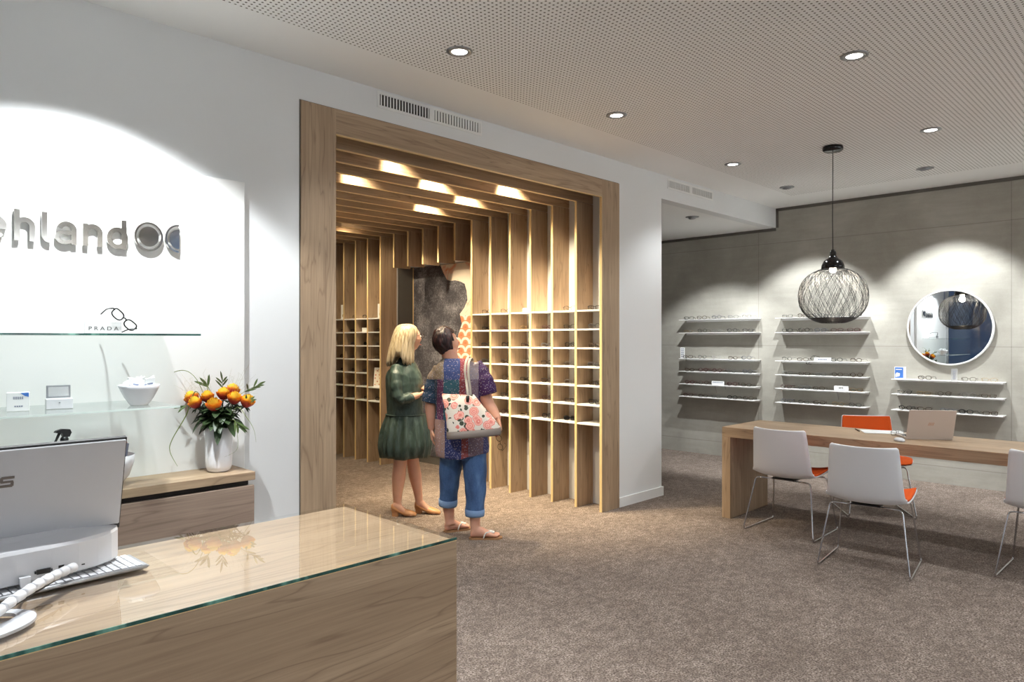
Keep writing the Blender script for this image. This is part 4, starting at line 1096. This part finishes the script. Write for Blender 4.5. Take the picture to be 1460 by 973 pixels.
MB().tube(catmull([(0, -.004, .013), (-.003, -.02, .0125), (-.012, -.05, .014), (-.02, -.08, .02)], 5), .0035, 8).build('cable', M['plastic'], pg)

def grow(o):
    for ch in o.children:
        if ch.type == 'MESH': ch.data.transform(Matrix.Scale(KS, 4))
        grow(ch)
for o in (mo, kb, cd, pg): grow(o)
M['strap'] = plain('pale_grey_strap', rgb(176, 170, 160), .5)
# ------------------------------------------------------------------ people
def ell(z, u0, u1, v0, b, n=40, p=2.3, tilt=0.0):
    cx, a = (u0+u1)/2, (u1-u0)/2; out = []
    for i in range(n):
        t_ = 2*pi*i/n; c, s = cos(t_), sin(t_)
        out.append(V((cx+a*abs(c)**(2/p)*(1 if c >= 0 else -1), v0+b*abs(s)**(2/p)*(1 if s >= 0 else -1), z+tilt*c)))
    return out
def head(mb, c, yaw, pitch=0., roll=0., s=1.0):
    # local: +y is the face, x to the side; yaw turns the face from +v towards +u
    Q = Matrix.Translation(c) @ Matrix.Rotation(-yaw, 4, 'Z') @ Matrix.Rotation(roll, 4, 'Y') @ Matrix.Rotation(pitch, 4, 'X')
    g = lambda x, w: exp(-(x/w)**2)
    vs = []; fs = []; n, k = 56, 42
    for i in range(k+1):
        t_ = pi*i/k
        for j in range(n):
            a = 2*pi*j/n; d = V((sin(t_)*cos(a), sin(t_)*sin(a), -cos(t_)))
            p = V((d.x*.074, d.y*.093, d.z*.112))
            if d.z < 0: p.x *= 1-.28*(-d.z)**1.4; p.y = p.y*(1-.10*(-d.z)) + (.012*(-d.z) if d.y > 0 else .018*(-d.z)*0+.020*(-d.z))
            if d.y > 0.1:
                x, z = p.x, p.z; f = min(1, (d.y-.1)*3)
                p.y += f*(.024*g(x, .011)*g(z+.022, .022)+.012*g(x, .008)*g(z-.006, .028)-.010*(g(x-.031, .015)+g(x+.031, .015))*g(z-.012, .012)
                          + .005*g(z-.034, .012)*g(x, .05)+.006*g(x, .022)*g(z+.058, .009)-.003*g(x, .024)*g(z+.0655, .003)+.006*g(x, .018)*g(z+.074, .006)+.008*g(x, .018)*g(z+.098, .014))
            vs.append(Q @ (p*s))
    for i in range(k):
        for j in range(n): fs.append((i*n+j, i*n+(j+1) % n, (i+1)*n+(j+1) % n, (i+1)*n+j))
    mb.add(vs, fs, 0, True)
    for sx in (-1, 1): mb.ball(Q @ V((sx*.073*s, -.006*s, -.002*s)), (.007, .017, .030), 12, 8, 0, Q.to_3x3().to_4x4())
    return Q
def face_parts(Q, body, s=1.0):
    for sx in (-1, 1):
        e = MB().ball(Q @ V((sx*.031*s, .0775*s, .012*s)), .0115*s, 16, 10).build('eye', M['eye'], body)
        MB().ball(Q @ V((sx*.031*s, .0868*s, .012*s)), (.0052*s, .0030*s, .0052*s), 12, 8, 0, Q.to_3x3().to_4x4()).build('iris', M['iris'], e)
    MB().tube([Q @ V((x*s, (.103-.35*abs(x))*s, (-.0645-.08*abs(x))*s)) for x in (-.020, -.010, 0, .010, .020)], [.002*s, .0042*s, .0046*s, .0042*s, .002*s], 8).build('lips', M['lip'], body)
def hand(mb, w, d, n, side, curl=25, sc=1.0, spread=4):
    # w wrist, d finger direction, n palm-normal (fingers curl towards n), side: thumb side
    d = V(d).normalized(); n = V(n); n = (n-d*n.dot(d)).normalized(); s = d.cross(n)*(1 if side > 0 else -1)
    w = V(w); rg = []
    for t_, a, b_ in ((-.02, .026, .020), (.0, .027, .018), (.025, .034, .016), (.06, .040, .015), (.085, .040, .013), (.094, .036, .009)):
        rg.append([w+(d*t_+s*a*cos(2*pi*i/16)+n*b_*sin(2*pi*i/16))*sc for i in range(16)])
    mb.loft(rg)
    for k, (o, L, r) in enumerate(((.029, .066, .0088), (.0098, .075, .0090), (-.0098, .070, .0086), (-.029, .055, .0078))):
        p = w+(d*.082+s*o)*sc; pts = [p-d*.02*sc, p]; a = rad(curl*.6); dd = d+s*rad(spread)*(1.5-k)*.5
        for seg, fr in enumerate((.44, .31, .25)):
            dv = (dd*cos(a)+n*sin(a)).normalized(); p = p+dv*L*fr*sc; pts.append(p); a += rad(curl*(1.0 if seg == 0 else .8))
        mb.tube(pts, [r*sc, r*sc, r*.95*sc, r*.88*sc, r*.7*sc], 10)
    p = w+(d*.022+s*.026)*sc; q = p+(d*.55+s*.75+n*.25).normalized()*.034*sc; q2 = q+(d*.85+s*.35+n*.35).normalized()*.030*sc; q3 = q2+(d*.95+s*.05+n*.4).normalized()*.024*sc
    mb.tube([p-s*.014*sc, p, q, q2, q3], [.012*sc, .0125*sc, .0105*sc, .0095*sc, .007*sc], 10)
def foot(mb, heel, toe, hz=0.0, toes=True, ank=None):
    heel, toe = V(heel), V(toe); d = (toe-heel); L = d.length; d = d.normalized(); s = V((d.y, -d.x, 0)).normalized()
    rg = []
    for t_, w_, h, z in ((-.0, .018, .020, .026), (.04, .031, .034, .034), (.16, .033, .046, .046), (.32, .033, .042, .042), (.5, .037, .030, .030), (.68, .043, .021, .021), (.80, .044, .016, .016), (.88, .038, .011, .012)):
        c = heel.lerp(toe, t_); base = hz*max(0, 1-t_/.62)
        rg.append([c+s*w_*cos(2*pi*i/18)+V((0, 0, base+z+h*sin(2*pi*i/18))) for i in range(18)])
    mb.loft(rg)
    if toes:
        for k, (o, r, e) in enumerate(((-.030, .0115, 1.0), (-.010, .0088, 1.0), (.007, .0082, .97), (.022, .0078, .93), (.035, .0075, .87))):
            p = heel.lerp(toe, .80)+s*o; q = heel.lerp(toe, e-.03)+s*o*.95
            mb.tube([p+V((0, 0, .016)), p.lerp(q, .6)+V((0, 0, .017)), q+V((0, 0, .0105))], [r, r*.95, r*.8], 10)
# ---------------------------------------------------------------- blond woman
P1 = thing('person', 'blond woman in a dark green dress and tan heeled shoes at the oak racks', 'person', (3.674, 4.911, 0), RZ, 'women at the racks')
bd = MB()
HQ1 = head(bd, V((.030, .020, 1.515)), rad(46), rad(4), rad(0), .98)
bd.tube([(.0, .0, 1.24), (.004, .004, 1.33), (.016, .010, 1.45)], [.062, .052, .054], 20)
bd.loft([ell(.80, -.13, .10, 0, .10), ell(.95, -.13, .10, 0, .105), ell(1.10, -.13, .09, 0, .10), ell(1.24, -.12, .08, 0, .09), ell(1.30, -.06, .05, 0, .055)])
# legs
bd.tube([(-.045, -.045, .85), (-.05, -.052, .70), (-.045, -.055, .50), (-.052, -.05, .43), (-.062, -.048, .33), (-.073, -.045, .20), (-.074, -.042, .115), (-.070, -.04, .07)], [.075, .080, .060, .056, .058, .043, .034, .036], 20)
bd.tube([(.02, .045, .85), (.025, .052, .70), (.035, .06, .50), (.045, .06, .43), (.062, .058, .33), (.085, .052, .20), (.098, .048, .115), (.102, .046, .07)], [.075, .078, .058, .054, .056, .041, .033, .035], 20)
SH1 = ((-.118, -.050, .0), (.088, -.055, .0)); SH2 = ((.070, .055, .0), (.285, .010, .0))
foot(bd, SH1[0], SH1[1], .05, False); foot(bd, SH2[0], SH2[1], .05, False)
# forearms and hands
bd.tube([(-.035, -.165, 1.00), (.05, -.15, 1.015), (.115, -.105, 1.035)], [.040, .034, .025], 16)
hand(bd, (.118, -.102, 1.036), (.55, .80, .25), (.4, -.2, -.9), -1, 34, .92)
bd.tube([(.07, .15, 1.00), (.13, .06, 1.04), (.150, .012, 1.065)], [.040, .032, .025], 16)
hand(bd, (.150, .008, 1.067), (.1, -.72, .35), (.5, .2, -.8), 1, 32, .92)
body1 = fuse(bd, 'body', M['skin'], .0055, P1, 3)
face_parts(HQ1, body1, .98)
# dress
dr = MB()
dr.loft([ell(.845, -.172, .142, -.0, .138), ell(.90, -.168, .135, 0, .132), ell(.98, -.172, .132, 0, .130), ell(1.05, -.180, .136, 0, .135), ell(1.12, -.185, .140, 0, .138), ell(1.18, -.182, .128, 0, .132), ell(1.235, -.160, .105, 0, .118), ell(1.28, -.120, .085, 0, .095), ell(1.315, -.080, .066, .0, .072), ell(1.352, -.062, .056, .002, .060)])
dr.tube(catmull([(-.070, -.080, 1.262), (-.072, -.135, 1.20), (-.062, -.168, 1.10), (-.040, -.175, 1.01), (.01, -.165, 1.005), (.075, -.138, 1.02)], 4), [.058+.004*sin(i*1.9)-.0011*i for i in range(21)], 20)
dr.tube(catmull([(-.00, .080, 1.262), (.02, .135, 1.20), (.05, .165, 1.10), (.07, .160, 1.01), (.10, .11, 1.02), (.128, .062, 1.04)], 4), [.056+.004*sin(i*1.9)-.0011*i for i in range(21)], 20)
def wrinkle(co):
    n = noise.noise_vector(co*9)*.006+noise.noise_vector(co*22)*.0025
    return co+n
fuse(dr, 'dress_top', M['green'], .008, P1, 4, wrinkle)
sk = []
for q in range(15):
    t_ = q/14; z = .868-.368*t_; rgn = []
    hw = .166+.052*sin(min(1, t_*1.25)*pi/2)-.030*max(0, t_-.75)*4*.5; hd = .140+.055*sin(min(1, t_*1.2)*pi/2)-.03*max(0, t_-.78)*3
    for i in range(144):
        a = 2*pi*i/144
        amp = .012*min(1, t_*3)*(1-.35*t_)
        r = 1+amp/.18*(sin(a*17+.6*sin(3*a)+t_*.8)+.6*sin(a*9+1.3+t_))
        rgn.append(V((-.010-.006*t_+hw*r*cos(a), hd*r*sin(a), z+.006*sin(a*5)*t_)))
    sk.append(rgn)
inner = [[V((-.015+(p.x+.015)*.94, p.y*.94, p.z+.012)) for p in sk[-1]], [V((-.015+(p.x+.015)*.80, p.y*.80, .62)) for p in sk[-1]]]
MB().loft(sk+inner, 0, True, False).build('skirt', M['green'], P1)
MB().tube([ell(.862, -.177, .150, 0, .142, 48)[i] for i in range(48)], .006, 6, closed=True).build('waist_seam', M['green'], P1)
# hair: closed volume with parted, uneven ends
hr = []
HZ = [(1.638, -.035, .030, -.005, .030), (1.630, -.066, .056, -.005, .062), (1.612, -.088, .082, -.008, .088), (1.585, -.104, .094, -.010, .100), (1.55, -.115, .094, -.014, .104), (1.51, -.126, .082, -.022, .104), (1.46, -.137, .068, -.028, .100), (1.41, -.150, .064, -.032, .098), (1.36, -.160, .064, -.034, .096)]
for z, u0, u1, v0, b_ in HZ:
    rr = ell(z, u0, u1, v0, b_, 120, 2.1)
    c = V(((u0+u1)/2, v0, z)); f = max(0, min(1, (1.62-z)/.2))
    hr.append([c+(p-c)*(1+f*(.030*sin(i*.733+z*7)+.022*sin(i*1.57+1+z*4))) for i, p in enumerate(rr)])
last = hr[-1]; tip = []; tip2 = []
for i, p in enumerate(last):
    u = p.x
    e = 1.285+.095*exp(-((u+.055)/.035)**2)*(1 if p.y < 0 else .4)+.012*sin(i*.9)+.008*sin(i*2.3)
    tip.append(V((p.x+(-.006 if u < -.05 else 0), p.y*.96, (e+1.36)/2))); tip2.append(V((p.x*.98+(-.010 if u < -.05 else -.004), p.y*.86, e)))
hr += [tip, tip2, [V((p.x*.8-.01, p.y*.6-.01, p.z+.03)) for p in tip2]]
MB().loft(hr, 0, True, True).build('hair', M['blond'], P1)
# her eyeglasses
eg = bpy.data.objects.new('worn_glasses', gmeshes('soft', 'black', .0018)[0]); COL.objects.link(eg); eg.parent = P1
eg.matrix_local = HQ1 @ Matrix.Translation((0, .105, -.008)) @ Matrix.Rotation(pi, 4, 'Z')
for m_ in gmeshes('soft', 'black', .0018)[2]: link('temple', m_, eg)
for m_ in gmeshes('soft', 'black', .0018)[1]: link('lens', m_, eg)
def shoe(heel, toe, parent):
    heel, toe = V(heel), V(toe); d = (toe-heel).normalized(); s = V((d.y, -d.x, 0)); L = (toe-heel).length
    rg = []
    for t_, w_, zt in ((-.03, .020, .095), (.03, .035, .105), (.14, .038, .100), (.26, .037, .074), (.42, .038, .058), (.58, .043, .056), (.75, .044, .046), (.90, .036, .036), (1.0, .018, .022)):
        c = heel+d*L*t_; zb = .050*max(0, 1-max(0, t_)/.60)+.003; r = []
        for i in range(20):
            a = 2*pi*i/20; r.append(c+s*w_*cos(a)*(1 if sin(a) < .2 else .92)+V((0, 0, (zb+zt)/2+(zt-zb)/2*max(-1, min(1, sin(a)*1.25)))))
        rg.append(r)
    o = MB().loft(rg).build('shoe', M['tan'], parent)
    hb = MB(); hb.loft([[heel+d*(.028+x*a)+s*y*a+V((0, 0, z)) for x, y in ((-1, -1), (1, -1), (1, 1), (-1, 1))] for z, a in ((0, .024), (.03, .024), (.062, .031))], 0, False)
    hb.build('heel_block', M['tan'], o)
shoe(SH1[0], SH1[1], P1); shoe(SH2[0], SH2[1], P1)
# ---------------------------------------------------------------- short-haired woman
P2 = thing('person', 'dark-haired woman in a patchwork tunic and rolled blue jeans carrying a floral bag', 'person', (3.581, 4.078, 0), RZ, 'women at the racks')
bd = MB()
HQ2 = head(bd, V((-.128, .030, 1.478)), rad(52), rad(10), rad(-12), 1.0)
bd.tube([(-.085, .01, 1.25), (-.092, .015, 1.34), (-.115, .022, 1.43)], [.075, .062, .058], 20)
bd.loft([ell(.62, -.16, .15, 0, .11), ell(.80, -.17, .14, 0, .12), ell(1.0, -.17, .12, 0, .115), ell(1.2, -.18, .10, 0, .11), ell(1.29, -.15, .05, 0, .07)])
bd.tube([(-.085, .04, .66), (-.105, .06, .40), (-.118, .085, .20), (-.112, .10, .11), (-.108, .10, .06)], [.085, .060, .046, .038, .038], 20)
bd.tube([(.075, -.05, .66), (.095, -.06, .40), (.096, -.075, .20), (.098, -.082, .11), (.102, -.085, .06)], [.085, .060, .046, .038, .038], 20)
F1 = ((-.145, .095, .012), (.045, .205, .012)); F2 = ((.062, -.092, .012), (.292, -.072, .012))
foot(bd, F1[0], F1[1]); foot(bd, F2[0], F2[1])
# arms
bd.tube([(-.225, .04, 1.08), (-.250, .03, .98), (-.245, .02, .90), (-.242, .03, .815)], [.050, .046, .038, .028], 16)
hand(bd, (-.242, .03, .815), (.03, .10, -1), (.9, .2, 0), 1, 24, .95)
bd.tube([(.160, -.03, 1.10), (.198, -.045, 1.00), (.235, -.075, .955), (.272, -.125, .905)], [.054, .050, .043, .029], 16)
hand(bd, (.272, -.125, .905), (.18, -.30, -.95), (-.8, -.3, 0), 1, 30, .95)
body2 = fuse(bd, 'body', M['skin2'], .0055, P2, 3)
face_parts(HQ2, body2, 1.0)
tu = MB()
def hem(z, u0, u1, v0, b_, w_): return [V((p.x, p.y, p.z+w_*sin(2*pi*i/40*2+2.4)+w_*.4*sin(2*pi*i/40*5))) for i, p in enumerate(ell(z, u0, u1, v0, b_))]
tu.loft([hem(.625, -.205, .200, -.005, .165, .020), hem(.68, -.212, .202, -.005, .165, .010), ell(.76, -.218, .190, -.005, .160), ell(.86, -.215, .170, 0, .152), ell(.95, -.205, .155, 0, .145), ell(1.05, -.205, .150, 0, .142), ell(1.14, -.215, .150, 0, .140), ell(1.21, -.222, .150, 0, .132), ell(1.265, -.220, .142, 0, .115), ell(1.305, -.200, .115, 0, .092), ell(1.338, -.170, .065, .004, .070), ell(1.358, -.155, .010, .010, .058)])
tu.tube(catmull([(-.170, .03, 1.275), (-.215, .035, 1.20), (-.238, .035, 1.10), (-.252, .03, 1.015)], 5), [.060+.003*sin(i*1.7)+.0006*i for i in range(16)], 20)
tu.tube(catmull([(.085, .0, 1.300), (.135, -.01, 1.245), (.172, -.025, 1.16), (.196, -.035, 1.085)], 5), [.064+.003*sin(i*1.7)+.0007*i for i in range(16)], 20)
fuse(tu, 'tunic', M['patch'], .008, P2, 4, lambda c: c+noise.noise_vector(c*8)*.007+noise.noise_vector(c*20)*.002)
je = MB()
je.loft([ell(.60, -.165, .165, 0, .135), ell(.70, -.175, .170, 0, .145), ell(.80, -.165, .150, 0, .135)])
je.tube(catmull([(-.085, .035, .66), (-.100, .050, .50), (-.108, .065, .36), (-.122, .085, .225)], 5), [.098-.0022*i+.003*sin(i*1.5)*(i/16) for i in range(16)], 24)
je.tube(catmull([(.082, -.045, .66), (.095, -.058, .50), (.100, -.066, .34), (.095, -.077, .185)], 5), [.100-.0022*i+.003*sin(i*1.5)*(i/16) for i in range(16)], 24)
fuse(je, 'jeans', M['denim'], .008, P2, 3, lambda c: c+noise.noise_vector(c*V((9, 9, 14)).x)*.006)
MB().tube([(-.1195, .082, .262), (-.1215, .085, .222), (-.1225, .086, .208)], [.0745, .0735, .070], 28).build('cuff', M['cuff'], P2)
MB().tube([(.0955, -.076, .222), (.095, -.077, .182), (.095, -.078, .168)], [.0755, .0745, .071], 28).build('cuff', M['cuff'], P2)
# short hair
def shorthair(Q):
    vs = []; fs = []; n, k = 96, 48; keep = {}
    for i in range(k+1):
        t_ = pi*i/k
        for j in range(n):
            a = 2*pi*j/n; d = V((sin(t_)*cos(a), sin(t_)*sin(a), -cos(t_)))
            nz = noise.noise(d*3.0)*.006+noise.noise(V((d.x*9, d.y*9, d.z*2.5)))*.005
            p = V((d.x*(.088+nz), d.y*(.106+nz)-.008, d.z*(.120+nz)+.012))
            if d.z < 0: p.x *= 1-.20*(-d.z); p.y = p.y*(1-.05*(-d.z))+.012*(-d.z)
            vs.append(Q @ p)
            keep[i*n+j] = not ((d.y > .30 and d.z < .42) or (d.z < -.80) or (d.y > .02 and d.z < -.18))
    for i in range(k):
        for j in range(n):
            f = (i*n+j, i*n+(j+1) % n, (i+1)*n+(j+1) % n, (i+1)*n+j)
            if all(keep[x] for x in f): fs.append(f)
    o = MB().add(vs, fs, 0, True).build('hair', M['brown'], P2)
    m = o.modifiers.new('thick', 'SOLIDIFY'); m.thickness = .016; m.offset = -1
shorthair(HQ2)
def sandal(heel, toe, parent):
    heel, toe = V((heel[0], heel[1], 0)), V((toe[0], toe[1], 0)); d = (toe-heel).normalized(); s = V((d.y, -d.x, 0)); L = (toe-heel).length
    out = [(-.04, .014), (.04, .033), (.2, .036), (.4, .036), (.6, .043), (.78, .048), (.92, .043), (1.02, .026), (1.05, .010)]
    poly = [heel+d*L*t_+s*w_ for t_, w_ in out]+[heel+d*L*t_-s*w_ for t_, w_ in reversed(out)]
    so = MB().prism([(p.x, p.y) for p in poly], lambda p, q, h: V((p, q, h)), 0, .012).build('sandal_sole', M['sole'], parent)
    b = MB()
    for sg in (-1, 1): b.tube(catmull([heel+d*L*.42+s*sg*.040+V((0, 0, .012)), heel+d*L*.50+s*sg*.036+V((0, 0, .050)), heel+d*L*.66+s*sg*.014+V((0, 0, .050)), heel+d*L*.80-s*.018+V((0, 0, .030)), heel+d*L*.84-s*.018+V((0, 0, .014))], 4), .009, 8, flat=.5)
    b.ball(heel+d*L*.66+V((0, 0, .056)), (.016, .016, .008), 12, 8); b.ball(heel+d*L*.74+s*.016+V((0, 0, .050)), (.014, .012, .008), 12, 8); b.ball(heel+d*L*.74-s*.020+V((0, 0, .046)), (.014, .012, .008), 12, 8)
    b.build('strap_bow', M['wleather'], so)
sandal(F1[0], F1[1], P2); sandal(F2[0], F2[1], P2)
# floral bag on her shoulder
BG = P2.location+R_*0+F_*0
bag = thing('tote_bag', 'white tote bag with pink roses hanging from the shoulder of the dark-haired woman', 'bag', (3.581, 4.078, 0), RZ)
rg = []
for t_, u0, u1, z0, z1, th, vv in ((0, -.098, .292, .812, .845, .062, -.232), (.1, -.100, .292, .835, .862, .064, -.232), (.4, -.108, .235, .925, .935, .058, -.228), (.7, -.122, .165, 1.015, 1.010, .042, -.222), (1, -.140, .100, 1.098, 1.092, .020, -.216)):
    r = []
    for i in range(36):
        a = 2*pi*i/36; c, s = cos(a), sin(a); x = abs(c)**.55*(1 if c >= 0 else -1); y = abs(s)**.7*(1 if s >= 0 else -1)
        uu = (u0+u1)/2+(u1-u0)/2*x; f = (x+1)/2
        r.append(V((uu, vv+th*y, z0*(1-f)+z1*f+.006*sin(a*3)*t_)))
    rg.append(r)
MB().loft(rg).build('bag_body', M['rosebag'], bag)
bs = [[V((p.x*1.02-.002, p.y-(p.y+.232)*-.05, p.z-.040)) for p in rg[0]], [V((p.x*1.03-.003, p.y+(p.y+.232)*.06, p.z-.028)) for p in rg[0]], [V((p.x*1.03-.003, p.y+(p.y+.232)*.06, p.z+.014)) for p in rg[0]], [V((p.x, p.y, p.z+.015)) for p in rg[0]]]
MB().loft(bs, 0, True).build('bag_base', M['taupe'], bag)
def strap(pts, name):
    P = catmull(pts, 6); b = MB(); vs = []; fs = []
    for i, p in enumerate(P):
        for du, dv in ((-.0085, 0), (.0085, 0), (.0085, .004), (-.0085, .004)): vs.append(p+V((du, -dv, dv*.5)))
    for i in range(len(P)-1):
        for k in range(4): fs.append((i*4+k, i*4+(k+1) % 4, i*4+4+(k+1) % 4, i*4+4+k))
    b.add(vs, fs, 0, False); return b.build(name, M['strap'], bag)
s_ = strap([(.052, -.240, 1.060), (.050, -.222, 1.12), (.036, -.172, 1.20), (.026, -.150, 1.27), (.030, -.105, 1.335), (.045, -.030, 1.372), (.055, .040, 1.345), (.06, .110, 1.25)], 'strap')
MB().tube([(.052, -.247, 1.045), (.052, -.243, 1.09)], .013, 8).build('strap_buckle', M['dark'], s_)
strap([(.072, -.205, 1.075), (.066, -.185, 1.15), (.052, -.158, 1.24), (.052, -.110, 1.328), (.066, -.030, 1.362), (.075, .040, 1.335)], 'strap')
# glasses dangling under the bag
q = P2.location+R_*.262+F_*-.16+V((0, 0, .735))
glasses(q, 0, 'black eyeglasses dangling below the floral bag', None, 'round', 'black', .0015, False, (rad(80), rad(75), RZ+rad(60)))
